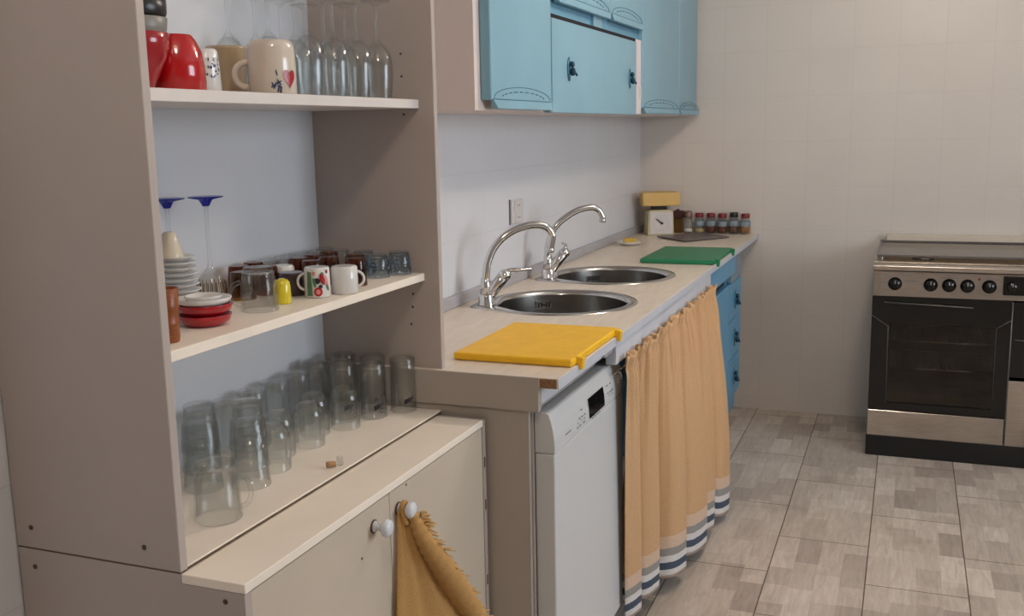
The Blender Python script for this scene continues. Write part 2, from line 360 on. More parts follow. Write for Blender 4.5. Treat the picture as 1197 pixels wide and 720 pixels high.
def struct(name,b,mats,parent=None):
    o=obj(name,b,mats,parent)
    if parent is None: o['kind']='structure'
    return o
def dup(root,loc,label,group=None,rz=None):
    r=root.copy(); COL.objects.link(r); r.location=loc; r['label']=label
    if rz is not None: r.rotation_euler=(0,0,rz)
    if group: r['group']=group
    for ch in list(root.children):
        c=ch.copy(); COL.objects.link(c); c.parent=r
        for g in list(ch.children):
            d=g.copy(); COL.objects.link(d); d.parent=c
    return r
def arc(c,r,a0,a1,n,plane=(0,2)):
    out=[]
    for i in range(n+1):
        a=a0+(a1-a0)*i/n; p=list(c); p[plane[0]]+=r*math.cos(a); p[plane[1]]+=r*math.sin(a); out.append(p)
    return out
def smooth_path(pts,sub=6):
    P=[Vector(p) for p in pts]; out=[]
    for i in range(len(P)-1):
        a=P[max(i-1,0)]; b=P[i]; c=P[i+1]; d=P[min(i+2,len(P)-1)]
        for k in range(sub):
            t=k/sub; out.append(.5*((2*b)+(c-a)*t+(2*a-5*b+4*c-d)*t*t+(3*b-a-3*c+d)*t**3))
    out.append(P[-1]); return out

# ------------------------------------------------------------------ room shell
struct('floor',B().box(-.15,XR+.15,YN,YB+.15,-.1,0),M['floor'])
struct('wall_left',B().box(-.15,0,YN,YB+.15,0,ZC),M['wall_left'])
struct('wall_back',B().box(0,XR+.15,YB,YB+.15,0,ZC),M['wall_back'])
struct('ceiling',B().box(-.15,XR+.15,YN,YB+.15,ZC,ZC+.1),M['ceiling'])
WY0,WY1,WZ0,WZ1=-.33,2.03,.95,2.3
struct('wall_right',B().box(XR,XR+.15,YN,WY0,0,ZC).box(XR,XR+.15,WY1,YB,0,ZC).box(XR,XR+.15,WY0,WY1,0,WZ0).box(XR,XR+.15,WY0,WY1,WZ1,ZC),M['plaster'])
struct('wall_rear',B().box(-.15,XR+.15,YN-.15,YN,0,ZC),M['plaster'])
wf=B()
for y in (WY0+.025,(WY0+WY1)/2,WY1-.025): wf.box(XR+.03,XR+.09,y-.025,y+.025,WZ0,WZ1,.004)
for z in (WZ0+.025,WZ1-.025): wf.box(XR+.03,XR+.09,WY0,WY1,z-.025,z+.025,.004)
struct('window_1',wf,M['wfr'])

# ------------------------------------------------------------------ shelving unit (upper part of the dresser)
Z0=.8; ZT=2.25; Y0=-.3525; Y1=.5752; YI0=Y0+.0165; YI1=.5585; XS=.319; XSH=.283
t=thing('shelving_unit','tall white open shelving unit standing on the cream base cupboard','shelves',(.16,.11,Z0))
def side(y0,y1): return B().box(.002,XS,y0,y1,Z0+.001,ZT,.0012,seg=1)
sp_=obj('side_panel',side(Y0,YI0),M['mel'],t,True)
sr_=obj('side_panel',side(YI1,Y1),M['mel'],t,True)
for (x,z) in ((.035,.835),(.255,.832)):
    obj('screw',B().cyl((x,Y0+.0002,z),(x,Y0-.0008,z),.0042,seg=12),M['screw'],sp_,True)
for (x,z) in ((.245,1.47),(.243,1.60),(.243,1.552),(.252,1.07),(.25,1.04),(.09,1.055),(.245,1.00),(.245,.90)):
    obj('peg_hole',B().cyl((x,YI1-.0006,z),(x,YI1+.0002,z),.0028,seg=10),M['screw'],sr_,True)
obj('back_panel',B().box(.003,.011,YI0,YI1,Z0+.001,ZT),M['backboard'],t,True)
obj('top_panel',B().box(.011,XS-.004,YI0,YI1,ZT-.018,ZT),M['mel'],t,True)
obj('shelf',B().box(.0115,XSH,YI0+.0005,YI1-.0005,1.501-.019,1.501,.001,seg=1),M['mel_edge'],t,True)
obj('shelf',B().box(.0115,XSH,YI0+.0005,YI1-.0005,1.119-.017,1.119,.001,seg=1),M['ivory'],t,True,label='ivory middle shelf board with a pale front edge')
obj('bottom_panel',B().box(.0115,XS-.001,YI0+.0005,YI1-.0005,Z0+.0031,.806,.0006,seg=1),M['ivory'],t,True,label='ivory bottom board')
obj('seam_shade_strip',B().box(.02,XS-.0006,YI0+.001,YI1-.001,Z0-.0004,Z0+.0030).box(.02,XS-.002,Y0+.001,Y1-.001,Z0-.0012,Z0+.0008),M['gap'],t,True,label='dark strip painted as the shaded gap between shelving unit and cupboard')  # brown strip carries the shade of the seam in its colour

# base cupboard
XB=.429
t=thing('base_cupboard','low cream two-door cupboard carrying the open shelves','cupboard',(.21,.09,0))
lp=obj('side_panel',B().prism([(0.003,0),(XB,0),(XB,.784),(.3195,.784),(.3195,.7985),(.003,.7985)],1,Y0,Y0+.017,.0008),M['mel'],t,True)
for (x,z) in ((.035,.77),(.395,.768)):
    obj('screw',B().cyl((x,Y0+.0002,z),(x,Y0-.0008,z),.0042,seg=12),M['screw'],lp,True)
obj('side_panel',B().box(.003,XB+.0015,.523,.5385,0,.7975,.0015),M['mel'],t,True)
obj('back_panel',B().box(.003,.01,Y0+.018,.523,.02,.78),M['backboard'],t,True)
obj('bottom_panel',B().box(.01,XB-.02,Y0+.0175,.5225,.07,.088),M['mel'],t,True)
obj('top_panel',B().box(.01,.3195,Y0+.0175,.5225,.7835,.7985,.0008).box(.3197,XB+.002,Y0-.0005,.5225,.7845,.7998,.0015),M['ivory'],t,True,label='ivory top board with a strip standing out in front of the shelves')
obj('plinth',B().box(.03,XB-.05,Y0+.0175,.5225,0,.07),M['mel'],t,True)
for i,(a,b_) in enumerate(((Y0+.001,.0865),(.0885,.522))):
    d=obj('door',B().box(XB-.018,XB-.001,a,b_,.075,.7815,.0012),M['door'],t,True)
    ky,kz=((.026,.7415),(.120,.7405))[i]
    k=B()
    k.lathe([(0,0),(.0105,0),(.0105,.003),(.006,.005),(.0062,.012),(.010,.0165),(.0152,.021),(.0165,.0265),(.0148,.0315),(.009,.0345),(0,.035)],(XB+.0005,ky,kz),28,axis=(1,0,0),ripple=None)
    kn=obj('knob',k,M['knob_p'],d,True)
    obj('knob_base',B().lathe([(0,0),(.0125,0),(.0125,.0025),(0,.0025)],(XB-.0012,ky,kz),24,axis=(1,0,0)),M['screw'],d,True)
    hz=((-.02,.70),(.155,.775))[i]
    obj('screw_hole',B().cyl((XB-.0008,hz[0],hz[1]),(XB-.0002,hz[0],hz[1]),.0024,seg=10),M['screw'],d,True)
for z in (.70,.60,.42):
    obj('hinge',B().box(XB+.0013,XB+.0024,.526,.532,z-.012,z+.012,.0004),M['screw'],t,True)

# ------------------------------------------------------------------ worktop run
XF=.601; YC=.543; ZW=.9
SINK=((.297,1.482),(.285,2.088)); TAPS=((.098,1.352),(.098,1.932)); RH=.215
t=thing('kitchen_worktop','long cream laminate worktop with grey end panel and upstand along the wall','worktop',(.3,2.1,0))
def slab():
    tb=bmesh.new(); outer=[(0.001,YC),(XF,YC),(XF,YB-.001),(0.001,YB-.001)]
    E=[]
    def loop(pts):
        vs=[tb.verts.new((x,y,ZW)) for x,y in pts]
        for i in range(len(vs)): E.append(tb.edges.new((vs[i],vs[(i+1)%len(vs)])))
    loop(outer)
    for c in SINK: loop([(c[0]+RH*math.cos(2*PI*k/64),c[1]+RH*math.sin(2*PI*k/64)) for k in range(64)])
    bmesh.ops.triangle_fill(tb,edges=E,use_beauty=True)
    bad=[f for f in tb.faces if any((f.calc_center_median().xy-Vector(c)).length<RH*.98 and all((v.co.xy-Vector(c)).length<RH*1.01 for v in f.verts) for c in SINK)]
    if bad: bmesh.ops.delete(tb,geom=bad,context='FACES_ONLY')
    r=bmesh.ops.extrude_face_region(tb,geom=tb.faces[:])
    bmesh.ops.translate(tb,vec=(0,0,-.023),verts=[v for v in r['geom'] if isinstance(v,bmesh.types.BMVert)])
    bmesh.ops.recalc_face_normals(tb,faces=tb.faces)
    return B().add(tb)
obj('worktop_board',slab(),M['laminate'],t,True)
obj('front_edge',B().box(XF,XF+.002,YC,YB-.002,ZW-.023,ZW-.001),M['lamfront'],t,True)
obj('bare_end',B().box(.559,.5985,YC-.0012,YC,ZW-.0225,ZW-.002,.0004),M['core'],t,True,label='brown bare chipboard end of the worktop')
obj('end_panel',B().box(.001,.5565,YC-.0015,YC+.016,.822,ZW-.0005,.001),M['greypanel'],t,True,label='grey end panel under the worktop')
obj('apron',B().box(.54,.5575,YC+.0165,1.04,.836,ZW-.0235,.001),M['lamfront'],t,True)
obj('gap_filler_block',B().box(.558,.585,.965,1.035,.853,ZW-.0235,.001),M['upstand'],t,True,label='grey block standing in for the darker gap above the dishwasher corner')  # filler block, greyer than the apron, drawn for the darker gap here
obj('fascia',B().box(.565,.5945,1.041,2.405,.818,ZW-.0235,.002),M['fascia'],t,True,label='pale blue-grey board above the curtain')
obj('upstand',B().box(.001,.016,.5765,YB-.001,ZW+.0005,.9375,.003),M['upstand'],t,True)

nb=thing('end_board','upright grey board standing between the cream cupboard and the dishwasher','board',(.27,.56,0))
obj('board',B().box(.001,.531,.5475,.5595,0,.8205,.001),M['greypanel'],nb,True)
# sinks
for i,(c,tp) in enumerate(zip(SINK,TAPS)):
    s=thing('round_sink',('round steel sink nearest the yellow chopping board','round steel sink nearest the green chopping board')[i],'sink',(c[0],c[1],ZW),0,'pair of round sinks')
    RO=.236; RI=.206
    # rim plate: circle joined to a small tap ledge
    dx,dy=tp[0]-c[0],tp[1]-c[1]; D=math.hypot(dx,dy); th=math.atan2(dy,dx); rt=.05
    al=math.acos((RO-rt)/D)
    outer=[]
    for k in range(73):
        a=th+al+(2*PI-2*al)*k/72; outer.append((RO*math.cos(a),RO*math.sin(a)))
    for k in range(1,24):
        a=th-al+2*al*k/24; outer.append((dx+rt*math.cos(a),dy+rt*math.sin(a)))
    n=len(outer); tb=bmesh.new()
    A=[tb.verts.new((x,y,.0005)) for x,y in outer]; Bv=[tb.verts.new((x*.992,y*.992,.0035)) for x,y in outer]
    Cv=[]; Dv=[]; Ev=[]
    for x,y in outer:
        a=math.atan2(y,x); Cv.append(tb.verts.new(((RI+.008)*math.cos(a),(RI+.008)*math.sin(a),.0042))); Dv.append(tb.verts.new((RI*math.cos(a),RI*math.sin(a),.001))); Ev.append(tb.verts.new(((RI-.003)*math.cos(a),(RI-.003)*math.sin(a),-.008)))
    for P,Q in ((A,Bv),(Bv,Cv),(Cv,Dv),(Dv,Ev)):
        for k in range(n): tb.faces.new((P[k],P[(k+1)%n],Q[(k+1)%n],Q[k]))
    bmesh.ops.recalc_face_normals(tb,faces=tb.faces)
    obj('rim',B().add(tb,0,True),M['steel_rim'],s)
    obj('basin',B().lathe([(RI-.003,-.008),(RI-.006,-.06),(RI-.012,-.13),(RI-.03,-.155),(.10,-.165),(.03,-.168),(.0,-.168),(0,-.17),(.11,-.168),(RI-.025,-.158),(RI-.008,-.132),(RI-.0015,-.06),(RI-.001,-.008)],(0,0,0),64),M['steel'],s)
    obj('drain',B().lathe([(0,-.1665),(.036,-.1665),(.04,-.1640),(.036,-.1635),(.02,-.1655),(0,-.1655)],(0,0,0),32),M['chrome'],s)
    # overflow plate on the far left wall of the basin
    a=math.radians((125.8,124.9)[i]); rr=RI-.0065
    of=B(); X=Vector((math.cos(a),math.sin(a),0)); T=Vector((-math.sin(a),math.cos(a),0))
    tb=bmesh.new()
    def pl(bm_,w,h,dpt,cx=0,cz=-.04):
        q=[]
        for e in (0,1):
            for (u,v) in ((-w,-h),(w,-h),(w,h),(-w,h)): q.append(bm_.verts.new(X*(rr-(dpt if e else -.004))+T*(u+cx)+Vector((0,0,v+cz))))
        for f in ((0,1,2,3),(4,5,6,7),(0,1,5,4),(1,2,6,5),(2,3,7,6),(3,0,4,7)): bm_.faces.new([q[j] for j in f])
        bmesh.ops.recalc_face_normals(bm_,faces=bm_.faces)
    pl(tb,.027,.013,.0035); of.add(tb)
    ofo=obj('overflow_plate',of,M['chrome'],s)
    sl=B()
    for u in (-.018,-.009,.009,.018):
        tb=bmesh.new(); pl(tb,.0028,.008,.0042,u); sl.add(tb)
    tb=bmesh.new(); pl(tb,.004,.004,.0042,0); sl.add(tb)
    obj('overflow_slots',sl,M['dark'],ofo)

# taps
for i,tp in enumerate(TAPS):
    f=thing('mixer_tap',('chrome mixer tap on the sink nearest the yellow chopping board','chrome mixer tap on the sink nearest the green chopping board')[i],'tap',(tp[0],tp[1],ZW+.004),math.atan2(.57,.82),'pair of mixer taps')
    obj('base',B().lathe([(0,0),(.028,0),(.028,.004),(.024,.010),(.0235,.03),(.0215,.034),(0,.034)],(0,0,0),32),M['chrome'],f)
    bd=B().cyl((0,0,.03),(-.002,0,.085),.019,.0145,24).cyl((.002,0,.024),(.054,-.012,.090),.0185,.019,24)
    obj('body',bd,M['chrome'],f)
    pts=[(0,0,.08),(.002,0,.105),(.008,0,.135),(.025,0,.172),(.058,0,.207),(.105,0,.231),(.155,0,.240),(.193,0,.232),(.212,0,.208),(.210,0,.185),(.206,0,.165)] if i==0 else [(0,0,.08),(-.002,0,.10),(.001,0,.125),(.022,0,.178),(.061,0,.213),(.109,0,.239),(.157,0,.248),(.188,0,.240),(.204,0,.215),(.205,0,.205)]
    path=smooth_path(pts,6); so=obj('spout',B().tube(path,[.0125-.002*k/len(path) for k in range(len(path))],16),M['chrome'],f)
    e=path[-1]; obj('aerator',B().cyl(e+Vector((0,0,.002)),e+Vector((-.001,0,-.012)),.0125,.012,20),M['chrome'],so)
    obj('cap',B().ell((.056,-.013,.092),(.021,.021,.018)),M['chrome'],f)
    lv=[(.056,-.013,.100),(.075,-.02,.107),(.10,-.028,.108),(.135,-.036,.110)] if i==0 else [(.056,-.013,.100),(.063,-.005,.112),(.066,.012,.118),(.062,.03,.121)]
    obj('lever',B().tube(smooth_path(lv,5),[.008]*5+[.0065]*5+[.0055]*6,12),M['chrome'],f)

# ------------------------------------------------------------------ chopping boards
def board(name,label,x0,x1,y0,y1,mat,hooks,grp,rz=0):
    t=thing(name,label,'chopping board',((x0+x1)/2,(y0+y1)/2,ZW),rz,grp)
    hx=(x1-x0)/2; hy=(y1-y0)/2
    obj('board',B().box(-hx,hx,-hy,hy,.0005,.0185,.005,seg=3),mat,t)
    for y in hooks:
        yy=y-(y0+y1)/2
        obj('foot',B().prism([(hx-.010,.0012),(hx+.0035,.0012),(hx+.0045,-.010),(hx+.014,-.0115),(hx+.0165,.0165),(hx-.004,.0198),(hx-.010,.0188)],1,yy-.009,yy+.009,.002),mat,t)
    return t
board('chopping_board','thick yellow plastic chopping board on the near end of the worktop',.305,.5985,.650,1.05,M['yellow_board'],(.694,1.02),'chopping boards',0)
board('chopping_board','thick green plastic chopping board at the far end of the worktop',.305,.598,2.44,2.885,M['green_board'],(2.49,2.85),'chopping boards',0)

# ------------------------------------------------------------------ dishwasher
t=thing('dishwasher','white slimline dishwasher with black display under the near worktop end','dishwasher',(.3,.85,0))
obj('cabinet',B().box(.02,.534,.569,1.148,.03,.815,.002),M['dwside'],t,True)
obj('door',B().box(.536,.583,.570,1.150,.10,.719,.004,seg=3),M['dwwhite'],t,True)
prof=[(.536,.7205),(.583,.7205),(.5835,.735),(.582,.755),(.579,.775),(.5745,.795),(.5695,.811),(.563,.8135),(.536,.8135)]
cp=obj('control_panel',B().prism(prof,1,.570,1.150,.0012),M['dwwhite'],t,True)
def onpanel(z):
    P=prof[1:7]
    for (xa,za),(xb,zb) in zip(P,P[1:]):
        if za<=z<=zb: return xa+(xb-xa)*(z-za)/(zb-za)
    return .575
def pquad(b,y0,y1,z0,z1,off=.0006,n=6):
    def fn(u,v):
        z=z0+(z1-z0)*v; return (onpanel(z)+off,y0+(y1-y0)*u,z)
    return b.grid(fn,2,n,thick=-.0009,smooth=False)
obj('display',pquad(B(),.832,.962,.730,.779,.0012),M['display'],cp,True)
pb=B()
for y,z in ((.755,.752),(.775,.752),(.795,.752),(.735,.735),(.755,.735),(.785,.735),(.775,.768),(1.0,.752),(1.02,.752),(1.04,.752),(1.0,.772),(1.03,.772)): pquad(pb,y-.005,y+.005,z-.0012,z+.0012,n=1)
for y in (.86,.88,.90,.92): pquad(pb,y-.007,y+.004,.7235,.7255,n=1)
pquad(pb,.645,.685,.7425,.7445,n=1)
obj('printed_marks',pb,M['print'],cp,True)
for y in (.742,.768,.792,1.012,1.037):
    obj('button',pquad(B(),y-.004,y+.004,.7425,.7475,.0022,n=1),M['dwwhite'],cp,True)
obj('kickboard',B().box(.50,.512,.563,1.148,0.001,.098,.002),M['dwwhite'],t,True)

# ------------------------------------------------------------------ curtain
t=thing('sink_curtain','gathered tan curtain with blue and white striped hem hanging below the sinks','curtain',(.6,1.7,0))
hem=[(.598,1.118),(.606,1.124),(.615,1.142),(.621,1.18),(.620,1.214),(.60,1.232),(.545,1.240),(.54,1.252),(.600,1.264),(.624,1.288),(.632,1.33),(.634,1.378),(.61,1.396),(.545,1.405),(.545,1.417),(.618,1.428),(.656,1.445),(.672,1.48),(.679,1.525),(.680,1.558),(.655,1.580),(.57,1.592),(.565,1.607),(.638,1.620),(.674,1.642),(.690,1.69),(.699,1.75),(.700,1.803),(.67,1.825),(.59,1.837),(.585,1.848),(.655,1.860),(.682,1.88),(.692,1.92),(.696,1.967),(.67,1.985),(.59,1.994),(.59,2.008),(.67,2.023),(.704,2.045),(.716,2.09),(.720,2.14),(.69,2.16),(.62,2.17)]
hp=smooth_path([(a,b_,0) for a,b_ in hem],8)
NH=len(hp)-1
def curtain(u,v):
    k=u*NH; i=min(int(k),NH-1); q=hp[i].lerp(hp[i+1],k-i)
    yt=1.065+(2.40-1.065)*u
    d=1-v; s=(1-(1-min(1,d))**2.4)         # how far down: 0 at the rod, 1 at the hem
    s2=d**1.0
    ruff=.007*math.sin(u*2*PI*26)+.005*math.sin(u*2*PI*41+1.1)+.004*math.sin(u*2*PI*67+v*9)
    avg=.60+.06*u
    line=.613
    ymean=1.112+(2.165-1.112)*u
    x=line+(q.x-line)*(s*(.82+.18*d))+ruff*(1-d)**5*1.0 + .004*math.sin(u*2*PI*13+3*v)*(d*(1-d))*2
    y=yt*(1-s2)+q.y*s2+.004*math.sin(u*2*PI*31+v*5)*(1-d)**3
    ztop=.833+.004*math.sin(u*2*PI*33)+.004*math.sin(u*2*PI*11+.7)+.004*math.sin(u*2*PI*57+2)
    zbot=.062-.03*u+.006*math.sin(u*2*PI*6)
    return (x+.0045*math.exp(-((v-.955)/.02)**2)*-1,y,zbot+(ztop-zbot)*v)
obj('curtain_cloth',B().grid(curtain,NH*2,60,thick=.0012),M['curtain'],t,True)
obj('curtain_wire',B().tube([(.585,1.045,.79),(.585,1.5,.785),(.585,2.0,.785),(.585,2.41,.79)],.0022,8),M['wire'],t,True)
obj('hook',B().tube(smooth_path([(.596,1.047,.80),(.604,1.047,.795),(.606,1.047,.783),(.598,1.047,.78)],4),.0018,8),M['wire'],t,True)

# ------------------------------------------------------------------ blue base unit
def pull(parent,x,y,z,s=1.0,world=True,mat='handle'):
    """oval back plate with a small pull drop"""
    h=obj('handle',B().lathe([(0,0),(.017*s,0),(.0185*s,.0018),(.014*s,.0038),(0,.0042)],(x,y,z),24,axis=(1,0,0)),M[mat],parent,world)
    for v in h.data.vertices:
        zc=z-wloc(parent).z
        v.co.z=zc+(v.co.z-zc)*2.0
    g=B().ell((x+.011,y,z+.014*s),(.008,.0075*s,.0095*s)).ell((x+.013,y,z-.008*s),(.009,.006*s,.013*s)).cyl((x+.002,y,z+.012*s),(x+.012,y,z+.012*s),.004).tube(smooth_path([(x+.012,y,z),(x+.02,y+.004,z-.012*s),(x+.022,y+.012*s,z-.019*s)],4),.0035*s,8)
    obj('pull',g,M['handle_dark'],h,world)
    return h
t=thing('blue_base_unit','sky blue base unit with drawers at the far end of the worktop','cupboard',(.3,2.88,0))
obj('carcase',B().box(.01,.548,2.42,3.335,.10,.8765,.001),M['blue2'],t,True)
obj('plinth',B().box(.02,.50,2.44,3.32,0,.0995,.001),M['pinkwhite'],t,True,label='pale recessed plinth')
d=obj('drawer_front',B().box(.549,.586,2.415,3.06,.786,.868,.004),M['blue2'],t,True,label='blue drawer front standing slightly proud')
obj('drawer_gap_shade',B().box(.5485,.5505,2.47,2.98,.742,.7845),M['dark'],t,True,label='dark sheet standing for the shaded gap under the drawer front')  # dark sheet gives the shade of the open gap below the drawer
obj('rail',B().box(.549,.5745,2.415,2.475,.70,.7855,.002),M['blue2'],t,True)
obj('cross_rail',B().box(.549,.568,3.063,3.335,.735,.872,.002),M['rail'],t,True)
obj('door',B().box(.549,.572,2.42,2.985,.105,.738,.005),M['blue2'],t,True)
for k,(a,b_) in enumerate(((.565,.732),(.385,.56),(.195,.38))):
    d=obj('drawer_front',B().box(.549,.572,2.99,3.333,a,b_,.005),M['blue2'],t,True)
    pull(d,.572,3.16,(a+b_)/2,1.2)

# ------------------------------------------------------------------ wall cabinet
ZTOP=2.3
t=thing('wall_cabinet','row of sky blue wall cupboards above the sinks','cupboard',(.15,2.3,1.48))
obj('carcase',B().box(.001,.27,.90,3.655,1.482,ZTOP,.001),M['carcase'],t,True,label='cream carcase')
XD0,XD1=.2705,.300
def lip(y0,y1,zb,ins0=.03,ins1=.012):
    tb=bmesh.new()
    top=[(XD1-.004,y0+.005,zb),(XD1-.004,y1-.005,zb),(XD1+.003,y1-.005,zb+.002),(XD1+.003,y0+.005,zb+.002)]
    bot=[(XD1-.014,y0+ins0,zb-.021),(XD1-.014,y1-ins1,zb-.021),(XD1+.006,y1-ins1,zb-.021),(XD1+.006,y0+ins0,zb-.021)]
    a=[tb.verts.new(p) for p in top]; c=[tb.verts.new(p) for p in bot]
    tb.faces.new(a); tb.faces.new(c[::-1])
    for k in range(4): tb.faces.new((a[k],a[(k+1)%4],c[(k+1)%4],c[k]))
    bmesh.ops.recalc_face_normals(tb,faces=tb.faces)
    bmesh.ops.bevel(tb,geom=tb.edges[:],offset=.0015,segments=2,affect='EDGES')
    return B().add(tb)
def arches(y0,y1,zb,h=.032):
    b=B(); c=(y0+y1)/2; w=(y1-y0)/2
    b.tube([(XD1+.0004,c+w*.93*math.cos(a),zb+.005+h*math.sin(a)) for a in [PI*k/24 for k in range(25)]],.0011,6)
    for k in range(2,22,2):
        a0=PI*(k+.15)/24; a1=PI*(k+1.35)/24
        b.tube([(XD1+.0004,c+w*.72*math.cos(a),zb+.005+h*.62*math.sin(a)) for a in (a0,(a0+a1)/2,a1)],.0014,6)
    b.tube([(XD1+.0004,y0+.01,zb+.003),(XD1+.0004,y1-.01,zb+.003)],.0011,6)
    return b
doors=[(.936,1.403,1.507),(2.502,3.176,1.507),(3.186,3.652,1.507)]
for k,(a,b_,z) in enumerate(doors):
    if k<2: bb=B().box(XD0,XD1,a,b_,z,ZTOP,.004,seg=3)
    else: bb=B().prism([(XD0-.012,a),(XD1,a),(XD1-.013,b_),(XD0-.012,b_)],2,z,ZTOP,.003)
    d=obj('door',bb,M['blue'],t,True)
    obj('finger_lip',lip(a,b_,z),M['blue'],d,True)
    obj('arch_groove',arches(a,b_,z),M['blueline'],d,True)
fl=obj('flap_door',B().box(XD0+.004,XD1,1.410,2.400,1.480,1.752,.002),M['blue'],t,True)
pull(fl,XD1,1.568,1.612,1.0); pull(fl,XD1,2.300,1.612,1.0)
obj('black_strip',B().box(XD0,XD1-.004,1.41,2.402,1.7525,1.764),M['blackline'],t,True,label='black strip above the flap')
obj('recess_panel',B().box(XD0,XD0+.006,1.41,2.50,1.765,1.85),M['recess'],t,True)
for a,b_ in ((1.88,1.98),(1.41,1.44)): obj('recess_post',B().box(XD0+.006,XD0+.016,a,b_,1.765,1.83,.001),M['blue'],t,True)
for (a,b_) in ((1.450,2.040),(2.046,2.500)):
    d=obj('upper_door',B().box(XD0+.006,XD1,a,b_,1.822,ZTOP,.004,seg=3),M['blue'],t,True)
    obj('finger_lip',lip(a,b_,1.822,.02,.012),M['blue'],d,True)
    obj('arch_groove',arches(a,b_,1.822),M['blueline'],d,True)
obj('edge_strip',B().box(XD0,XD1-.006,2.404,2.4995,1.4835,1.764,.001),M['pinkwhite'],t,True,label='pinkish white upright strip beside the flap')
obj('latch',B().box(XD1-.006,XD1-.002,2.47,2.49,1.545,1.585,.001).box(XD1-.008,XD1-.001,1.404,1.4095,1.482,1.51,.0008),M['socket'],t,True)

# ------------------------------------------------------------------ cooker
OX0,OX1,OY,OYB=1.166,2.066,3.0614,3.645
t=thing('range_cooker','wide steel and black range cooker against the back wall','cooker',((OX0+OX1)/2,3.35,0))
obj('body',B().box(OX0,OX0+.012,OY+.022,OYB,.09,.845,.002).box(OX1-.012,OX1,OY+.022,OYB,.09,.845,.002).box(OX0+.012,OX1-.012,OYB-.01,OYB,.09,.845).box(OX0+.012,OX1-.012,OY+.03,OYB-.01,.205,.215).box(OX0+.012,OX1-.012,OY+.03,OYB-.01,.69,.70).box(1.699,1.711,OY+.022,OYB-.01,.09,.70),M['black'],t,True)
obj('plinth',B().box(OX0-.003,OX1,OY+.003,OYB,0.0,.0905,.003),M['blackm'],t,True)
obj('storage_drawer',B().box(OX0,1.7045,OY,OY+.02,.092,.206,.003),M['ovensteel'],t,True)
# oven door: black frame, smoked window, trim lines, steel handle strip
fr=B().box(OX0,1.236,OY,OY+.022,.2095,.705).box(1.656,1.706,OY,OY+.022,.2095,.705).box(1.236,1.656,OY,OY+.022,.2095,.242).box(1.236,1.656,OY,OY+.022,.595,.705)
od=obj('oven_door',fr,M['black'],t,True)
obj('window',B().box(1.236,1.656,OY+.006,OY+.012,.242,.595),M['ovenglass'],od,True)
for pts in ([(1.167,.622),(1.234,.577),(1.238,.24)],[(1.704,.624),(1.652,.588),(1.654,.24)]):
    obj('trim_line',B().tube([(x,OY-.0006,z) for x,z in pts],.0016,6),M['trimgrey'],od,True)
obj('door_handle',B().tube([(1.214,OY-.012,.682),(1.43,OY-.012,.676),(1.56,OY-.012,.672)],.003,8).cyl((1.22,OY,.682),(1.22,OY-.012,.682),.003).cyl((1.55,OY,.672),(1.55,OY-.012,.672),.003),M['trimgrey'],od,True)
obj('cavity',B().box(1.20,1.69,OYB-.10,OYB-.09,.22,.685).box(1.20,1.69,OY+.03,OYB-.10,.216,.222).box(1.195,1.20,OY+.03,OYB-.10,.216,.69).box(1.69,1.695,OY+.03,OYB-.10,.216,.69),M['cavity'],t,True)
for z in (.505,.385):
    rk=B()
    rk.tube([(1.205,OY+.06,z),(1.685,OY+.06,z),(1.685,OYB-.14,z),(1.205,OYB-.14,z)],.0038,8,closed=True)
    for k in range(1,14): x=1.205+.48*k/14; rk.tube([(x,OY+.06,z),(x,OYB-.14,z)],.0018,6)
    obj('rack',rk,M['steel_rim'],t,True)
obj('bottle_door',B().box(1.7085,OX1-.002,OY,OY+.02,.092,.372,.002),M['ovensteel'],t,True,label='steel lower half of the narrow right door')
bdr=obj('bottle_door_glass',B().prism([(1.7085,.373),(1.7085,.386),(1.72,.378),(1.80,.352+.025),(OX1-.002,.375),(OX1-.002,.70),(1.7085,.70)],1,OY,OY+.02,.001),M['black'],t,True,label='black upper half of the narrow right door')
obj('trim_line',B().tube([(1.7075,OY-.0008,.10),(1.7075,OY-.0008,.70)],.0028,6),M['trimgrey'],bdr,True)
obj('handle_bar',B().tube([(1.722,OY-.001,.545),(1.80,OY-.001,.54)],.002,6),M['trimgrey'],bdr,True)
# fascia with knobs: slightly raked
fp=B().prism([(OY+.000,.7065),(OY+.03,.7065),(OY+.03,.812),(OY+.012,.812)],0,OX0,OX1,.0015)
cpn=obj('control_panel',fp,M['ovenpanel'],t,True)
obj('panel_end_trim',B().prism([(OX0+.001,.711),(OX0+.034,.716),(OX0+.034,.792),(OX0+.02,.806),(OX0+.001,.808)],1,OY-.004,OY+.012,.0015),M['ovensteel'],cpn,True)
for x,z in ((1.2535,.760),(1.393,.760),(1.464,.760),(1.534,.760),(1.616,.760),(1.70,.762)):
    yk=OY+.006
    kb=B().lathe([(0,0),(.0265,0),(.028,.004),(.026,.007),(.021,.009),(.0195,.024),(.0165,.028),(0,.029)],(x,yk,z),28,axis=(0,-1,.11))
    kb.box(x-.003,x+.003,yk-.034,yk-.006,z-.012,z+.022,.0012)
    k=obj('knob',kb,M['black'],cpn,True)
    obj('knob_pointer',B().box(x-.001,x+.001,yk-.0352,yk-.0338,z+.004,z+.018),M['dial'],k,True)
obj('timer_panel',B().box(1.667,1.80,OY-.004,OY+.012,.728,.806,.004),M['black'],cpn,True)
obj('indicator_lamp',B().cyl((1.577,OY+.012,.79),(1.577,OY+.004,.789),.005,seg=12),M['lidred'],cpn,True)
obj('printed_marks',B().box(1.29,1.345,OY+.0055,OY+.0075,.7725,.7745).box(1.43,1.50,OY+.0085,OY+.0105,.790,.792).box(1.60,1.65,OY+.0085,OY+.0105,.788,.790),M['print'],cpn,True)
obj('front_rail',B().prism([(OY-.012,.818),(OY+.02,.8145),(OY+.02,.846),(OY-.004,.8475),(OY-.014,.836)],0,OX0-.002,OX1,.002),M['ovensteel'],t,True)
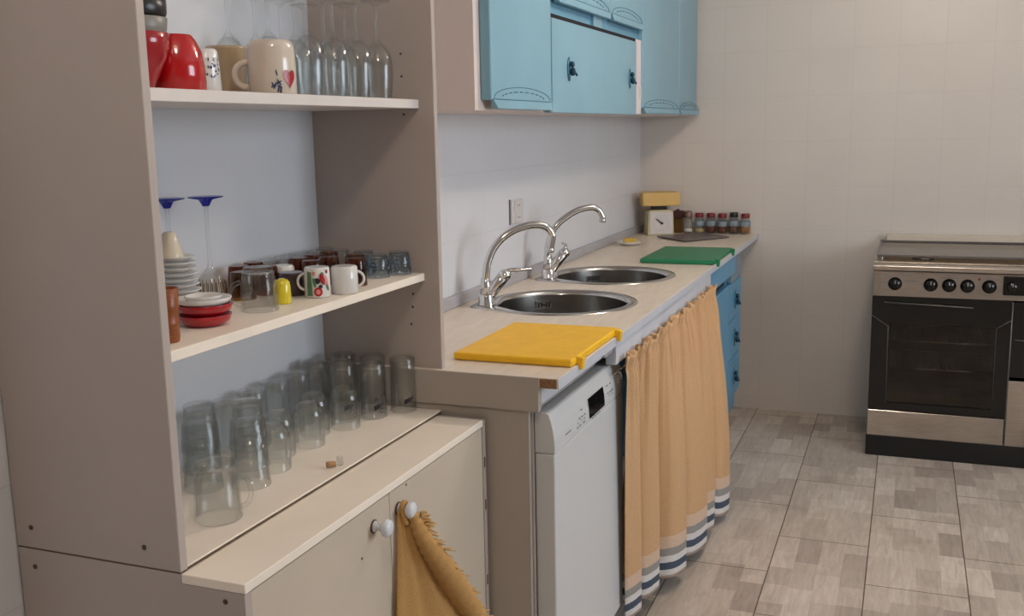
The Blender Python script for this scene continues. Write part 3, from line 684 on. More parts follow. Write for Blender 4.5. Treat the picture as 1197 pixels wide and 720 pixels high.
obj('hob',B().box(OX0,OX1,OY+.018,OYB-.02,.846,.8515,.002),M['hob'],t,True)
gb=B()
for cx in (1.36,1.82):
    for cy in (3.2,3.48): gb.lathe([(0,0),(.045,0),(.045,.008),(.03,.012),(0,.012)],(cx,cy,.8516),24)
obj('burners',gb,M['steel'],t,True)
obj('lid',B().box(OX0+.012,OX1,OY+.03,OYB-.03,.875,.880,.001),M['lidglass'],t,True,label='closed smoked glass lid')
obj('lid_frame',B().box(OX0+.010,OX0+.018,OY+.028,OYB-.03,.872,.8815,.001).box(OX0+.010,OX1,OY+.024,OY+.031,.872,.8815,.001).box(OX0+.010,OX1,OYB-.036,OYB-.028,.872,.886,.001),M['trimgrey'],t,True)
obj('lid_post',B().cyl((OX0+.03,OY+.05,.851),(OX0+.03,OY+.05,.873),.006).cyl((OX1-.03,OY+.05,.851),(OX1-.03,OY+.05,.873),.006).cyl((OX0+.04,OYB-.04,.851),(OX0+.04,OYB-.04,.873),.008).cyl((OX1-.04,OYB-.04,.851),(OX1-.04,OYB-.04,.873),.008),M['steel_rim'],t,True)
obj('rear_strip',B().box(OX0+.035,OX1,OYB-.024,OYB+.016,.846,.912,.004),M['beigestrip'],t,True,label='beige strip along the rear of the cooker')

# ------------------------------------------------------------------ things at the far end of the worktop
sc=thing('kitchen_scale','cream kitchen scale with round dial and yellow tray in the worktop corner','kitchen scale',(.125,3.545,ZW+.0005),math.radians(24))
obj('body',B().prism([(-.066,0),(.066,0),(.062,.118),(.05,.125),(-.05,.125),(-.062,.118)],1,-.058,.055,.004),M['scalecream'],sc)
df=obj('dial_plate',B().box(-.055,.057,-.062,-.0575,.006,.116,.002),M['dial'],sc)
tk=B()
for k in range(24):
    a=2*PI*k/24; r0=.037 if k%6 else .033
    tk.tube([(r0*math.cos(a),-.0625,.062+r0*math.sin(a)),(.041*math.cos(a),-.0625,.062+.041*math.sin(a))],.0006,4)
obj('dial_marks',tk,M['print'],df)
obj('needle',B().prism([(.004,.054),(.010,.060),(-.026,.084),(-.027,.082)],1,-.0655,-.0632),M['printblack'],df)
obj('hub',B().cyl((0.004,-.0622,.060),(0.004,-.068,.060),.006),M['printblack'],df)
obj('neck',B().box(-.035,.035,-.035,.03,.125,.146,.002),M['printblack'],sc)
tr=B().prism([(-.093,-.075),(.093,-.075),(.085,.075),(-.085,.075)],2,.146,.212,.006)
obj('tray',tr,M['scaletray'],sc)

sl=thing('slate_board','thin dark grey square board lying in front of the spice jars','serving board',(.325,3.395,ZW+.0005))
obj('board',B().prism([(.155,3.375),(.325,3.205),(.497,3.425),(.318,3.572)],2,ZW+.004,ZW+.010,.0015),M['slate'],sl,True)
for x,y in ((.19,3.375),(.325,3.24),(.46,3.42),(.32,3.54)): obj('foot',B().cyl((x,y,ZW+.0006),(x,y,ZW+.0042),.006,seg=12),M['dark'],sl,True)

def jar(x,y,r,h,lid,fill,lab,label,name='spice_jar'):
    j=thing(name,label,'jar',(x,y,ZW+.0005),random.uniform(-1,1),'spice jars along the back wall')
    p=[(0,0),(r*.94,0),(r,.004),(r,h*.62),(r*.78,h*.74),(r*.74,h*.80),(r*.70,h*.80),(r*.74,h*.74),(r*.94,h*.61),(r*.94,.006),(0,.004)]
    obj('glass_body',B().lathe(p,(0,0,0),28),M['glass'],j)
    obj('lid',B().lathe([(0,h*.79),(r*.80,h*.79),(r*.82,h*.80),(r*.80,h*.985),(r*.74,h),(0,h)],(0,0,0),28,ripple=(.012,24)),M[lid],j)
    hf=h*(.45 if fill!='spice_y' else .22)
    obj('contents',B().lathe([(0,.0062),(r*.90,.0066),(r*.92,hf*.95),(r*.5,hf*1.05),(0,hf)],(0,0,0),24),M[fill],j)
    if lab: obj('label',B().lathe([(r*1.003,h*.36),(r*1.02,h*.365),(r*1.02,h*.60),(r*1.003,h*.61)],(0,0,0),28),M['label'],j)
    return j
for x,lid,fill,h,label in ((.312,'lidred','spice_y',.102,'spice jar with a little pale yellow powder, nearest the shaker with a metal top'),(.370,'lidred','spice_r',.102,'red-lidded jar of dark red spice between the pale one and its twin'),(.427,'lidred','spice_r',.100,'red-lidded jar of red-brown spice beside the black-lidded jar'),(.484,'lidblack','spice_b',.106,'spice jar with a black lid'),(.541,'lidred','spice_o',.100,'red-lidded jar of ochre spice at the very end of the row')):
    jar(x,3.635,.0255,h,lid,fill,True,label)
sh=thing('shaker','clear glass shaker with a brownish metal top beside the plum-lidded box','shaker',(.256,3.630,ZW+.0005))
obj('glass_body',B().lathe([(0,0),(.024,0),(.026,.004),(.026,.05),(.02,.068),(.018,.08),(.0165,.08),(.0185,.066),(.0243,.05),(.0243,.006),(0,.004)],(0,0,0),28),M['glass'],sh)
obj('contents',B().lathe([(0,.0062),(.0235,.0066),(.0235,.022),(0,.024)],(0,0,0),20),M['white'],sh)
obj('top',B().lathe([(0,.079),(.021,.079),(.0215,.083),(.0205,.105),(.015,.112),(0,.113)],(0,0,0),28),M['lidmetal'],sh)
bx=thing('storage_jar','square glass jar with a plum lid right beside the kitchen scale','jar',(.206,3.638,ZW+.0005))
obj('glass_body',B().box(-.022,.022,-.024,.024,0,.076,.004),M['goldglass'],bx)
obj('lid',B().box(-.0235,.0235,-.0255,.0255,.0765,.112,.004).ell((-.004,0,.112),(.012,.012,.008)),M['boxlid'],bx)

sd=thing('soap_dish','small white soap dish with a sponge against the upstand','soap dish',(.105,3.045,ZW+.0005),.3)
obj('dish',B().lathe([(0,0),(.030,0),(.044,.006),(.056,.015),(.057,.0175),(.053,.0165),(.042,.009),(.028,.004),(0,.004)],(0,0,0),32),M['white'],sd)
spg=thing('sponge','yellow sponge lying in the small white soap dish','sponge',(.108,3.045,ZW+.0107),.3)
obj('sponge_body',B().box(-.030,.030,-.018,.018,0.001,.022,.004,seg=3),M['sponge'],spg)

ot=thing('wall_socket','double white wall socket above the near sink tap','socket',(0.0005,1.865,1.15))
obj('plate',B().box(0,.011,-.056,.056,-.042,.042,.004,seg=3),M['socket'],ot)
obj('shadow_strip',B().box(0,.003,-.060,-.054,-.044,.044,.001),M['socket_shade'],ot,label='dark strip painted as the shadow at the socket plate edge')  # strip on one side only, coloured dark as the plate's shadow gap
for z in (-.021,.021):
    s_=obj('insert',B().box(.0112,.0135,-.035,.035,z-.018,z+.018,.002),M['socket'],ot)
    obj('contact_hole',B().cyl((.0134,-.009,z),(.0140,-.009,z),.0028,seg=10).cyl((.0134,.009,z),(.0140,.009,z),.0028,seg=10),M['dark'],s_)

# ------------------------------------------------------------------ hanging cloth
bg=thing('hanging_cloth','mustard yellow fringed cloth hung by its loop from a white cupboard knob','cloth',(.455,.13,.0))
edge=smooth_path([(.452,.122,.742),(.462,.124,.715),(.474,.130,.682),(.484,.150,.645),(.492,.180,.600),(.498,.218,.548),(.503,.258,.492),(.506,.300,.43),(.506,.33,.36)],8)
ne=len(edge)
def edge_at(z):
    for a,b in zip(edge,edge[1:]):
        if b.z<=z<=a.z: return a.lerp(b,(a.z-z)/max(1e-6,a.z-b.z))
    return edge[0] if z>edge[0].z else edge[-1]
def dr(u,v):
    z=.742-.38*v; e=edge_at(z)
    yl=.106-.055*v
    f=math.sin(u*PI*3.2+.4)*.010*(.15+v)+math.sin(u*PI*7.3+1.7*v)*.004*(.2+v)
    b=math.sin(PI*min(1,u*1.15))*.012*(.4+v)
    x0=XB+.004+.004*v
    return (max(XB+.0035,x0+(e.x-.006-x0)*u**1.2+b+f*.7), yl+(e.y+.004-yl)*u, z)
obj('cloth',B().grid(dr,44,56,thick=.003),M['bag'],bg,True)
# rolled fringed edge falling across the front
obj('rolled_edge',B().tube(edge,[.009+.016*min(1,k/ne*1.8)+.002*math.sin(k*1.7) for k in range(ne)],16),M['bag'],bg,True)
obj('loop',B().tube(smooth_path([(XB+.020,.112,.715),(XB+.014,.1105,.735),(XB+.0115,.1115,.7475),(XB+.0115,.120,.7535),(XB+.0115,.1285,.7475),(XB+.015,.128,.735),(XB+.024,.126,.712)],6),.0052,10),M['bag'],bg,True)
frg=B(); rnd=random.Random(3)
for k in range(70):
    i=int(6+(ne-8)*rnd.random()**1.3); p=edge[i]; s=.020+.012*rnd.random()
    d=Vector((.4+rnd.random()*.5,.55+rnd.random()*.5,.35-rnd.random()*1.1)).normalized()
    a=p+d*.008; b_=p+d*(s*.75)+Vector((0,0,.004)); c=p+d*s*1.35+Vector((0,.002,-.006*rnd.random()))
    frg.tube([a,b_,c],[.0024,.002,.0012],5)
obj('fringe',frg,M['fringe'],bg,True)['kind']='stuff'; frg=B()
for k in range(46):
    q=rnd.random(); p=Vector((.470,.128+.014*q,.735-.075*q)); d=Vector((.2,.8+.4*rnd.random(),.25*rnd.random()-.3)).normalized(); s=.016+.016*rnd.random()
    frg.tube([p,p+d*s*.6,p+d*s+Vector((0,0,-.004))],[.0026,.0022,.0014],5)
obj('fringe',frg,M['fringe'],bg,True)['kind']='stuff'

# ------------------------------------------------------------------ crockery and glasses
EPS=.0006
def vessel(h,rb,rr,tk=.0022,bt=.005,inv=False,mid=None,foot=0):
    """closed profile of an open vessel, base at z=0; mid=[(fraction,radius)]; inv flips it mouth down"""
    o=[(0,foot*.5),(rb*.8,0 if not foot else foot*.4),(rb*.96,0),(rb,.0015)]
    for q in mid or []: o.append((q[1],h*q[0]))
    o+=[(rr,h-.001),(rr-tk*.4,h)]
    i=[(rr-tk,h-.001)]
    for q in reversed(mid or []): i.append((q[1]-tk,h*q[0]))
    i+=[(rb-tk,bt+.002),(rb*.75-tk,bt),(0,bt)]
    p=o+i
    if inv: p=[(r,h-z) for r,z in p]
    return p
def handle_pts(r,z0,z1,out,ang,n=10):
    c=math.cos(ang); s=math.sin(ang); P=[]
    for k in range(n+1):
        a=-PI/2+PI*k/n; rr=r+out*math.cos(a)*1.0; z=(z0+z1)/2+(z1-z0)/2*math.sin(a)
        P.append((rr*c,rr*s,z))
    return P
def decal(prof_r,ang,polys,off=.0007):
    """patches wrapped on a round wall of radius prof_r(z); polys = list of [(s,z)...] outlines, s along the wall"""
    b=B()
    for poly in polys:
        cs=sum(p[0] for p in poly)/len(poly); cz=sum(p[1] for p in poly)/len(poly)
        tb=bmesh.new(); rings=[]
        for q in (0,.5,1):
            R=[]
            for s,z in poly:
                s2=cs+(s-cs)*q; z2=cz+(z-cz)*q; r=prof_r(z2)+off; a=ang+s2/r
                R.append((r*math.cos(a),r*math.sin(a),z2))
            rings.append(R)
        c=tb.verts.new(rings[0][0]); A=[tb.verts.new(p) for p in rings[1]]; Q=[tb.verts.new(p) for p in rings[2]]; n=len(poly)
        for k in range(n):
            tb.faces.new((c,A[k],A[(k+1)%n])); tb.faces.new((A[k],Q[k],Q[(k+1)%n],A[(k+1)%n]))
        bmesh.ops.recalc_face_normals(tb,faces=tb.faces); b.add(tb)
    return b
def blob(s,z,rs,rz,n=12,rot=0):
    return [(s+rs*math.cos(2*PI*k/n)*math.cos(rot)-rz*math.sin(2*PI*k/n)*math.sin(rot), z+rs*math.cos(2*PI*k/n)*math.sin(rot)+rz*math.sin(2*PI*k/n)*math.cos(rot)) for k in range(n)]

# ---- top shelf -----------------------------------------------------------
Z=1.501+EPS
b1=(.205,-.228)
t=thing('bowl','deep red upright bowl at the left end of the top shelf, under the grey bowl','bowl',(*b1,Z),0,'bowls on the top shelf')
obj('bowl_body',B().lathe(vessel(.083,.022,.050,.003,.006,mid=[(.25,.032),(.55,.043),(.8,.0485)]),(0,0,0),40),M['redbowl'],t)
t=thing('bowl','grey bowl nested in the deep red bowl','bowl',(*b1,Z+.0150),0,'bowls on the top shelf')
obj('bowl_body',B().lathe(vessel(.090,.018,.0490,.003,.006,mid=[(.2,.024),(.5,.035),(.68,.0415),(.8,.0470)]),(0,0,0),40),M['greybowl'],t)
t=thing('bowl','black bowl topmost of the stack at the left of the top shelf','bowl',(*b1,Z+.0300),0,'bowls on the top shelf')
obj('bowl_body',B().lathe(vessel(.101,.012,.0490,.003,.006,mid=[(.2,.018),(.5,.030),(.7,.0385),(.76,.046),(.8,.0485)]),(0,0,0),40),M['blackbowl'],t)
t=thing('bowl','large glossy red bowl standing upside down beside the white mug with blue flowers','bowl',(.195,-.130,Z),0,'bowls on the top shelf')
obj('bowl_body',B().lathe(vessel(.088,.030,.0475,.003,.005,inv=True,mid=[(.12,.036),(.3,.043),(.55,.0465)]),(0,0,0),44),M['red'],t)
# white mug with blue pattern
t=thing('mug','white mug with small blue flowers standing upside down','mug',(.145,.012,Z),0,'mugs on the top shelf')
mr=lambda z: .0215+.0045*(1-min(1,z/.076))
m_=obj('mug_body',B().lathe(vessel(.078,.019,.026,.002,.004,inv=True,mid=[(.06,.0215),(.3,.0235)]),(0,0,0),36),M['white'],t)
rnd=random.Random(5); P=[]
for k in range(26): P.append(blob(rnd.uniform(-.026,.022),rnd.uniform(.028,.052),rnd.uniform(.0012,.0026),rnd.uniform(.0012,.003),8))
for k in range(5): P.append(blob(-.02+.01*k,.059,.0012,.0035,8))
obj('blue_flowers',decal(lambda z:.0262-.0027*min(1,z/.055),math.radians(-40),P,.0012),M['navy'],m_)
obj('handle',B().tube(handle_pts(.0235,.02,.058,.017,math.radians(150)),.0035,10),M['white'],t)
# tan mug
t=thing('mug','tan mug standing upside down behind the mug with the red heart','mug',(.100,.132,Z),0,'mugs on the top shelf')
obj('mug_body',B().lathe(vessel(.092,.036,.032,.0025,.005,inv=True,mid=[(.05,.0368),(.4,.034)]),(0,0,0),36),M['brownmug'],t)
obj('handle',B().tube(handle_pts(.033,.022,.07,.018,math.radians(60)),.004,10),M['brownmug'],t)
# heart mug
t=thing('mug','large off-white mug with a red heart standing upside down','mug',(.212,.112,Z),0,'mugs on the top shelf')
m_=obj('mug_body',B().lathe(vessel(.096,.036,.0425,.003,.005,inv=True,mid=[(.04,.039),(.14,.0418),(.5,.043)]),(0,0,0),44),M['mugcream'],t)
hr=lambda z:.0432
hp_=[]
for k in range(28):
    a=2*PI*k/28; hx=16*math.sin(a)**3; hy=13*math.cos(a)-5*math.cos(2*a)-2*math.cos(3*a)-math.cos(4*a); hp_.append((hx*.00085+.006,.029+hy*.00115))
obj('red_heart',decal(hr,math.radians(-20),[hp_],.001),M['heart'],m_)
rnd=random.Random(9); P=[]
for k in range(13): P.append(blob(-.016+rnd.uniform(-.011,.006),.024+rnd.uniform(-.017,.016),.0014,.0060,8,rnd.uniform(-1.3,1.3)))
obj('dark_scribble',decal(hr,math.radians(-22),P,.0012),M['navy'],m_)
obj('handle',B().tube(handle_pts(.0415,.014,.058,.024,math.radians(-140)),.0058,12),M['mugcream'],t)
# wine glasses, upside down
def wine_profile(h,rm,rf):
    bh=h*.56
    o=[(0,h),(rf*.8,h),(rf,h-.0012),(rf*.97,h-.0024),(rf*.4,h-.006),(.0045,h-.013),(.0034,h-.03),(.0034,bh+.022),(.0042,bh+.012),(.010,bh+.004),(rm*.62,bh-.007),(rm*.88,bh-.022),(rm,bh-.045),(rm*.97,bh*.35),(rm*.86,.0012),(rm*.85,0)]
    i=[(rm*.83,.0004),(rm*.86-.0008+rm*.0,.004),(rm*.97-.0014,bh*.35),(rm-.0014,bh-.045),(rm*.88-.0014,bh-.023),(rm*.60-.001,bh-.009),(.008,bh+.001),(0,bh+.001)]
    return o+i
def wine(x,y,z,label,h=.205,rm=.0325,rf=.031,group='wine glasses on the top shelf',proto=None):
    if proto: return dup(proto,(x,y,z),label,group)
    t=thing('wine_glass',label,'wine glass',(x,y,z),0,group)
    obj('bowl_and_stem',B().lathe(wine_profile(h,rm,rf),(0,0,0),36),M['glass'],t)
    return t
WG=[(.220,.494,'front row, fourth and last, nearest the right panel'),(.220,.407,'front row, third from the mugs'),(.214,.325,'front row, second from the mugs'),(.205,.247,'front row, first, just behind the heart mug'),
    (.138,.505,'middle row, nearest the right panel'),(.142,.410,'middle row, third from the mugs'),(.132,.318,'middle row, second from the mugs'),(.132,.226,'middle row, first, behind the heart mug'),
    (.055,.478,'back row, nearest the right panel'),(.055,.385,'back row, third from the mugs'),(.055,.294,'back row, second from the mugs'),(.055,.205,'back row, first, behind the tan mug')]
wp=None
for x,y,l in WG:
    o=wine(x,y,Z,'upturned wine glass on the top shelf, '+l,proto=wp)
    wp=wp or o

# ---- middle shelf ----------------------------------------------------------
Z=1.119+EPS
# saucers
sx,sy=.100,-.050
zz=Z
ords=['lowest','second from the bottom','third from the bottom','fourth from the bottom','fifth from the bottom','sixth from the bottom','fifth from the top','fourth from the top','third from the top','second from the top','topmost']
for k in range(11):
    r=.046-.0012*k
    t=thing('saucer','white saucer, '+ords[k]+' of the tall stack on the middle shelf','saucer',(sx+.001*math.sin(k*2.1),sy+.001*math.cos(k*1.7),zz),0,'stack of white saucers')
    obj('saucer_body',B().lathe([(0,.0012),(r*.45,0),(r*.55,.0002),(r*.75,.0035),(r*.97,.0078),(r,.0092),(r*.97,.0094),(r*.75,.0058),(r*.52,.0026),(0,.0026)],(0,0,0),40),M['white'],t)
    zz+=.0098
t=thing('cream_jug','small cream conical jug upside down on top of the saucer stack','jug',(sx-.006,sy-.004,zz-.0060),0)
obj('jug_body',B().lathe(vessel(.048,.009,.024,.002,.004,inv=True,mid=[(.05,.011),(.4,.016),(.8,.0215)]),(0,0,0),32),M['cream'],t)
# blue footed glasses
def flute(x,y,label):
    t=thing('stem_glass',label,'stem glass',(x,y,Z),0,'blue-footed stem glasses')
    h=.203;bh=.062
    o=[(.0045,h-.018),(.0036,h-.04),(.0036,bh+.022),(.0055,bh+.010),(.014,bh+.001),(.024,bh-.012),(.0275,bh-.03),(.0262,.001),(.0258,0),(.0245,.0005),(.0260,bh-.03),(.0225,bh-.013),(.010,bh-.003),(0,bh-.003)]
    obj('bowl_and_stem',B().lathe([(0,h-.018)]+o,(0,0,0),32),M['glass'],t)
    obj('foot',B().lathe([(0,h),(.031,h),(.0325,h-.001),(.031,h-.0022),(.013,h-.006),(.0085,h-.013),(.0065,h-.0178),(0,h-.0178)],(0,0,0),36),M['blueglass'],t,label='blue glass foot')
    rb=B()
    for k in range(22):
        a=2*PI*k/22; rb.tube([(.0272*math.cos(a),.0272*math.sin(a),.006),(.0282*math.cos(a),.0282*math.sin(a),.030),(.0262*math.cos(a),.0262*math.sin(a),.046)],.0010,5)
    obj('gold_ribs',rb,M['goldglass'],t)
    return t
flute(.086,.062,'upturned stem glass with a blue foot, standing clear of the saucers')
flute(.046,.004,'upturned stem glass with a blue foot, half hidden behind the saucer stack')
# dark-red dishes + white dishes
def dish(x,y,z,r,h,mat,label,grp='small dishes beside the saucers'):
    t=thing('small_dish',label,'dish',(x,y,z),0,grp)
    obj('dish_body',B().lathe([(0,.001),(r*.62,0),(r*.70,.001),(r*.93,h*.45),(r,h*.93),(r*.985,h),(r*.95,h*.95),(r*.87,h*.5),(r*.64,.0035),(0,.0035)],(0,0,0),44),mat,t)
    return t
dx,dy=.197,-.103
dish(dx,dy,Z,.0445,.019,M['darkred'],'glossy red dish, bottom of the pile on the middle shelf')
dish(dx+.001,dy+.001,Z+.0155,.0455,.021,M['darkred'],'glossy red dish, middle of the pile under the white dish')
dish(dx,dy-.001,Z+.0330,.0462,.014,M['white'],'wide white dish lying on the red dishes')
dish(dx,dy,Z+.0375,.031,.013,M['white'],'small white dish nested inside the wide white dish')
# brown turned thing at the left edge
t=thing('wooden_cup','brown wooden tumbler half hidden by the left panel of the shelves','cup',(.232,-.238,Z))
obj('cup_body',B().lathe(vessel(.084,.0175,.021,.003,.006,mid=[(.1,.0185),(.3,.0175),(.34,.0188),(.38,.0177),(.62,.0185),(.66,.0197),(.70,.0187)]),(0,0,0),32),M['brownwood'],t)
# small gold-patterned cup
t=thing('gold_glass','small gold-patterned glass standing between the blue-footed glass and the amber cups','glass',(.100,.138,Z),0)
obj('glass_body',B().lathe(vessel(.054,.022,.025,.0018,.005,inv=True),(0,0,0),36,ripple=(.02,18)),M['goldglass'],t)
# glass mug
t=thing('glass_mug','clear ribbed glass mug standing upside down in front of the yellow cup','mug',(.206,.041,Z),0)
obj('mug_body',B().lathe(vessel(.079,.0255,.0335,.003,.010,inv=True,mid=[(.10,.0265),(.14,.029),(.18,.0275),(.24,.0298),(.5,.032)]),(0,0,0),48,ripple=(.014,14)),M['glassg'],t)
obj('handle',B().tube(handle_pts(.0315,.010,.052,.020,math.radians(-150)),.0042,10),M['glassg'],t)
# yellow cup
t=thing('egg_cup','small yellow domed cup standing upside down','cup',(.202,.118,Z),0)
obj('cup_body',B().lathe(vessel(.047,.006,.0168,.002,.004,inv=True,mid=[(.04,.0105),(.14,.0145),(.3,.0162),(.7,.0168)]),(0,0,0),32),M['yellowcup'],t)
# white cup behind
def cup(name,label,x,y,rb,rr,h,mat,inv=True,ha=None,hm=None,grp=None,mid=None,cat='cup'):
    t=thing(name,label,cat,(x,y,Z),0,grp)
    obj('cup_body',B().lathe(vessel(h,rb,rr,.0022,.004,inv=inv,mid=mid),(0,0,0),36),mat,t)
    if ha is not None: obj('handle',B().tube(handle_pts((rb+rr)/2-.002,h*.22,h*.78,.015,ha),.0028,10),hm or mat,t)
    return t
cup('tea_cup','plain white cup upside down behind the dark plum mug',.105,.268,.021,.026,.050,M['white'],mid=[(.08,.023),(.4,.025)])
cup('mug','dark plum glazed mug standing upside down behind the yellow cup',.162,.212,.0265,.0265,.045,M['purple'],grp=None,mid=[(.06,.0275),(.5,.027)],cat='mug')
t=cup('mug','white mug with red, green and pink pattern, its handle towards the plum mug',.223,.208,.0235,.0255,.058,M['white'],ha=math.radians(-155),hm=M['white'],mid=[(.05,.0245)],cat='mug')
cr=lambda z:.0257-.001*z/.058
mb=[c for c in t.children if c.name.startswith('cup_body')][0]
obj('green_pattern',decal(cr,math.radians(-62),[[( -.020,.004),(-.008,.004),(-.010,.05),(-.019,.052)],blob(.024,.020,.003,.008,8,.3),blob(.012,.045,.004,.005),blob(-.004,.030,.003,.010,8,.2)],.0012),M['green'],mb)
obj('red_pattern',decal(cr,math.radians(-62),[blob(.003,.012,.0085,.009),blob(.012,.036,.005,.012,10,.3),blob(.022,.050,.003,.004)],.0014),M['heart'],mb)
obj('pink_pattern',decal(cr,math.radians(-62),[blob(.003,.012,.0045,.005),blob(.021,.034,.0032,.012,10,.35),blob(-.005,.048,.004,.004)],.0020),M['pink'],mb)
obj('dark_pattern',decal(cr,math.radians(-62),[blob(.001,.033,.007,.006),blob(.008,.022,.004,.004)],.0011),M['printblack'],mb)
cup('tea_cup','plain white cup upside down at the front of the amber glasses',.252,.262,.0245,.0265,.054,M['white'],ha=math.radians(25),mid=[(.06,.0262),(.5,.0268)])
# amber cups
am=None
AM=[(.226,.352,'nearest the shelf front, beside the white cup'),(.190,.412,'second from the shelf front, beside the dotted glasses'),(.155,.298,'second row, behind the patterned mug'),(.158,.360,'second row, behind the amber glass at the shelf front'),(.102,.330,'third row, nearest the white cup at the back'),(.103,.388,'third row, middle one'),(.104,.447,'third row, last before the dotted glass at the back'),(.112,.203,'on its own behind the plum mug'),(.055,.190,'at the backboard beside the gold-patterned glass'),(.050,.245,'at the backboard behind the white cup')]
for x,y,l in AM:
    lab='upturned amber glass cup, '+l
    if am is None:
        am=thing('amber_glass',lab,'glass',(x,y,Z),0,'amber glasses on the middle shelf')
        obj('glass_body',B().lathe(vessel(.057,.0195,.0235,.0022,.007,inv=True,mid=[(.06,.0205)]),(0,0,0),40,ripple=(.012,16)),M['amber'],am)
    else: dup(am,(x,y,Z),lab)
# dotted glasses
dg=None
for x,y,l in ((.212,.470,'nearest the amber glasses'),(.236,.527,'nearest the right panel'),(.150,.520,'behind the other two, in the corner')):
    lab='small glass with blue and white dots, upside down, '+l
    if dg is None:
        dg=thing('dotted_glass',lab,'glass',(x,y,Z),0,'dotted glasses on the middle shelf')
        gbd=obj('glass_body',B().lathe(vessel(.051,.0215,.0275,.002,.005,inv=True,mid=[(.08,.0232),(.4,.0255)]),(0,0,0),36),M['dotglass'],dg)
        rnd=random.Random(2); P=[]
        for k in range(90):
            z=rnd.uniform(.004,.042); P.append(blob(rnd.uniform(-.075,.075),z,.0014,.0014,6))
        obj('dots',decal(lambda z:.0275-.0047*z/.047,0,P,.0010),M['dotblue'],gbd)
    else: dup(dg,(x,y,Z),lab)
# plain clear glasses at the back
cg=None
for k,(x,y) in enumerate(((.046,.305),(.046,.360),(.046,.415),(.046,.470),(.048,.525),(.098,.505))):
    lab='small clear upturned glass on the middle shelf, '+('nearest the amber glass by the backboard','second along the backboard','third along the backboard','fourth along the backboard','in the back corner','in front of the corner one')[k]
    if cg is None:
        cg=thing('small_glass',lab,'glass',(x,y,Z),0,'small clear glasses on the middle shelf')
        obj('glass_body',B().lathe(vessel(.055,.020,.0245,.002,.006,inv=True,mid=[(.08,.0218)]),(0,0,0),32),M['glassg'],cg)
    else: dup(cg,(x,y,Z),lab)

# ---- bottom board: tumblers -----------------------------------------------
Z=.806+EPS
def tumbler(h,rb,rr,ripple=None,mid=None,inv=True,mat='glassg',tk=.0022,bt=.007):
    return B().lathe(vessel(h,rb,rr,tk,bt,inv=inv,mid=mid),(0,0,0),40,ripple=ripple), M[mat]
# handled glass
t=thing('glass_mug','clear glass mug with a handle at the front left of the bottom board','mug',(.245,-.165,Z),0)
b_,m_=tumbler(.101,.031,.0395,mid=[(.04,.033),(.10,.0335),(.16,.031),(.30,.036)],bt=.012,tk=.003); obj('mug_body',b_,m_,t)
obj('handle',B().tube(handle_pts(.036,.018,.074,.020,math.radians(25)),.0045,10),M['glassg'],t)
# stacks of tumblers
def stack(x,y,n,label,grp,step=.0345,h=.086,rb=.0262,rr=.0355):
    pr=None
    for k in range(n):
        lab='stackable clear tumbler, %s of %s'%((('lower','upper') if n==2 else ('lowest','middle one','topmost'))[k],label)
        if pr is None:
            pr=thing('tumbler',lab,'glass',(x,y,Z),0,grp)
            bb=B().lathe([(0,h),(rb*.9,h),(rb,h-.002),(rb*1.02,h-step+.004),(rb*1.02+.0035,h-step),(rr-.0004,.003),(rr,.001),(rr-.0004,0),(rr-.0022,.0004),(rb*1.02+.0012,h-step-.0045),(rb*1.02-.0004,h-step-.001),(rb*1.0-.0022,h-.008),(rb*.8,h-.0095),(0,h-.0095)],(0,0,0),40)
            obj('glass_body',bb,M['glassg'],pr)
        else: dup(pr,(x,y,Z+k*(step+.001)),lab)
stack(.200,-.010,3,'the tall stack beside the glass mug','front stack of tumblers')
stack(.128,-.052,3,'the tall stack behind the glass mug','second stack of tumblers')
stack(.068,-.150,3,'the stack half hidden by the left panel','third stack of tumblers')
stack(.165,-.235,2,'the low stack by the left panel','low stack of tumblers')
# rounded tumblers
rt=None
RT=[(.190,.078,.090,'beside the front stack'),(.150,.155,.090,'second along from the front stack'),(.172,.228,.090,'third along, in the middle of the board'),(.140,.300,.090,'fourth along, behind the middle one'),(.178,.362,.090,'last before the tall printed glasses')]
for x,y,h,l in RT:
    lab='rounded clear tumbler upside down, '+l
    if rt is None:
        rt=thing('round_tumbler',lab,'glass',(x,y,Z),0,'rounded tumblers on the bottom board')
        b_,m_=tumbler(h,.017,.0315,mid=[(.03,.021),(.12,.0275),(.28,.0322),(.6,.0328)],mat='glass',tk=.0016,bt=.004); obj('glass_body',b_,m_,rt)
    else: dup(rt,(x,y,Z),lab)
mt=None
for x,y,l in ((.062,.030,'behind the second stack'),(.062,.112,'second along the backboard'),(.062,.194,'third along the backboard'),(.062,.276,'fourth along the backboard'),(.062,.356,'fifth along the backboard')):
    lab='tall clear tumbler upside down, '+l
    if mt is None:
        mt=thing('tall_tumbler',lab,'glass',(x,y,Z),0,'tumblers along the backboard')
        b_,m_=tumbler(.115,.0285,.0355,mid=[(.05,.030)],ripple=(.008,12)); obj('glass_body',b_,m_,mt)
    else: dup(mt,(x,y,Z),lab)
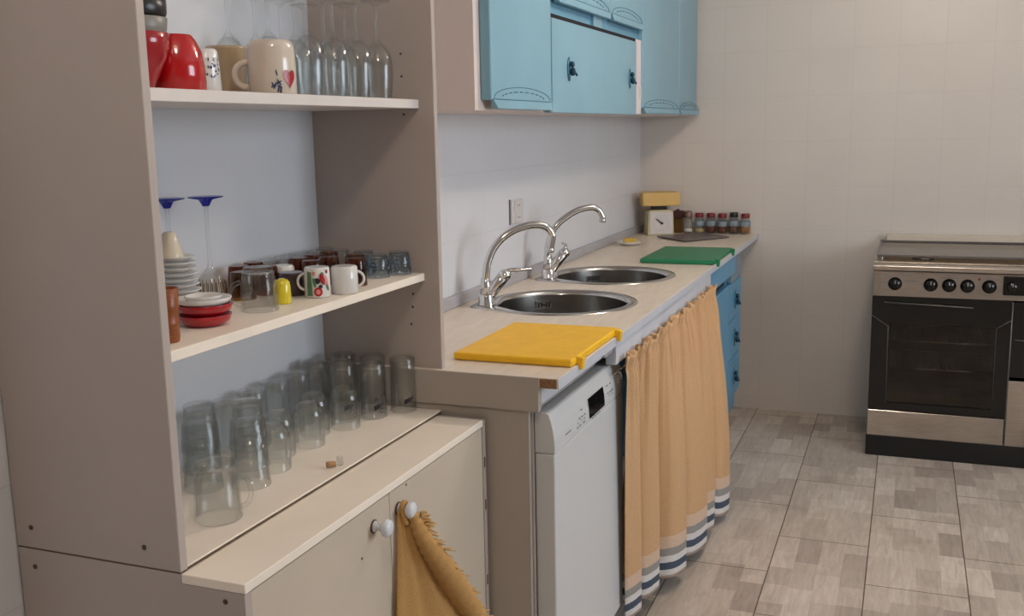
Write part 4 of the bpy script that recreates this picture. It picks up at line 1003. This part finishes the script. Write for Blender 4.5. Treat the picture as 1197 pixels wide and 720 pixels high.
# printed highball glasses
hg=None
for x,y,l in ((.236,.522,'at the front beside the right panel'),(.196,.455,'second from the front'),(.135,.430,'third from the front'),(.060,.438,'at the backboard'),(.160,.522,'behind the front one, against the right panel'),(.085,.518,'in the back corner')):
    lab='tall upturned glass with dark print, '+l
    if hg is None:
        hg=thing('printed_glass',lab,'glass',(x,y,Z),math.radians(0),'tall printed glasses on the bottom board')
        b_,m_=tumbler(.124,.0278,.0300,mid=[(.03,.0290)],mat='glassg',bt=.014); gbd=obj('glass_body',b_,m_,hg)
        hr=lambda z:.0300-.001*z/.12
        P=[[(-.011,.020),(.004,.026),(.004,.036),(-.011,.031)],[(.006,.027),(.010,.029),(.012,.040),(.0085,.039)],[(.0045,.022),(.0062,.022),(.0065,.036),(.0048,.036)]]
        ring=[]
        for k in range(12):
            a0=2*PI*k/12; a1=2*PI*(k+1)/12
            P.append([(.007+.0045*math.cos(a0),.018+.0055*math.sin(a0)),(.007+.0045*math.cos(a1),.018+.0055*math.sin(a1)),(.007+.003*math.cos(a1),.018+.004*math.sin(a1)),(.007+.003*math.cos(a0),.018+.004*math.sin(a0))])
        obj('printed_mark',decal(hr,math.radians(-38),P,.0009),M['printblack'],gbd)
    else: dup(hg,(x,y,Z),lab)
# cork and stopper
t=thing('cork','small cork lying at the front of the bottom board','cork',(.289,.118,Z))
obj('cork_body',B().cyl((-.007,-.006,.0062),(.007,.006,.0062),.006,.0055,16),M['cork'],t)
t=thing('glass_stopper','tiny clear glass stopper lying next to the cork','stopper',(.297,.137,Z))
obj('stopper_body',B().lathe([(0,0),(.0062,0),(.0068,.001),(.0065,.015),(.006,.016),(.005,.0155),(.0045,.004),(0,.004)],(0,0,0),20),M['glass'],t)

# ------------------------------------------------------------------ ceiling lamp and added fill globe (both above the frame)
for pos,mat,lab in ((LAMP_POS,'lamp','round opal globe lamp hanging from the ceiling over the worktop'),(FILL_LAMP_POS,'fill_lamp','unseen opal globe added near the camera as fill light')):
    t=thing('ceiling_lamp',lab,'lamp',(pos[0],pos[1],ZC))
    dz=pos[2]-ZC
    obj('canopy',B().lathe([(0,0),(.06,0),(.055,-.02),(.012,-.028),(0,-.028)],(0,0,-.0005),28),M['chrome'],t)
    obj('rod',B().cyl((0,0,-.02),(0,0,dz+.095),.008),M['chrome'],t)
    obj('globe',B().ell((0,0,dz),(.10,.10,.10),seg=32),M[mat],t)
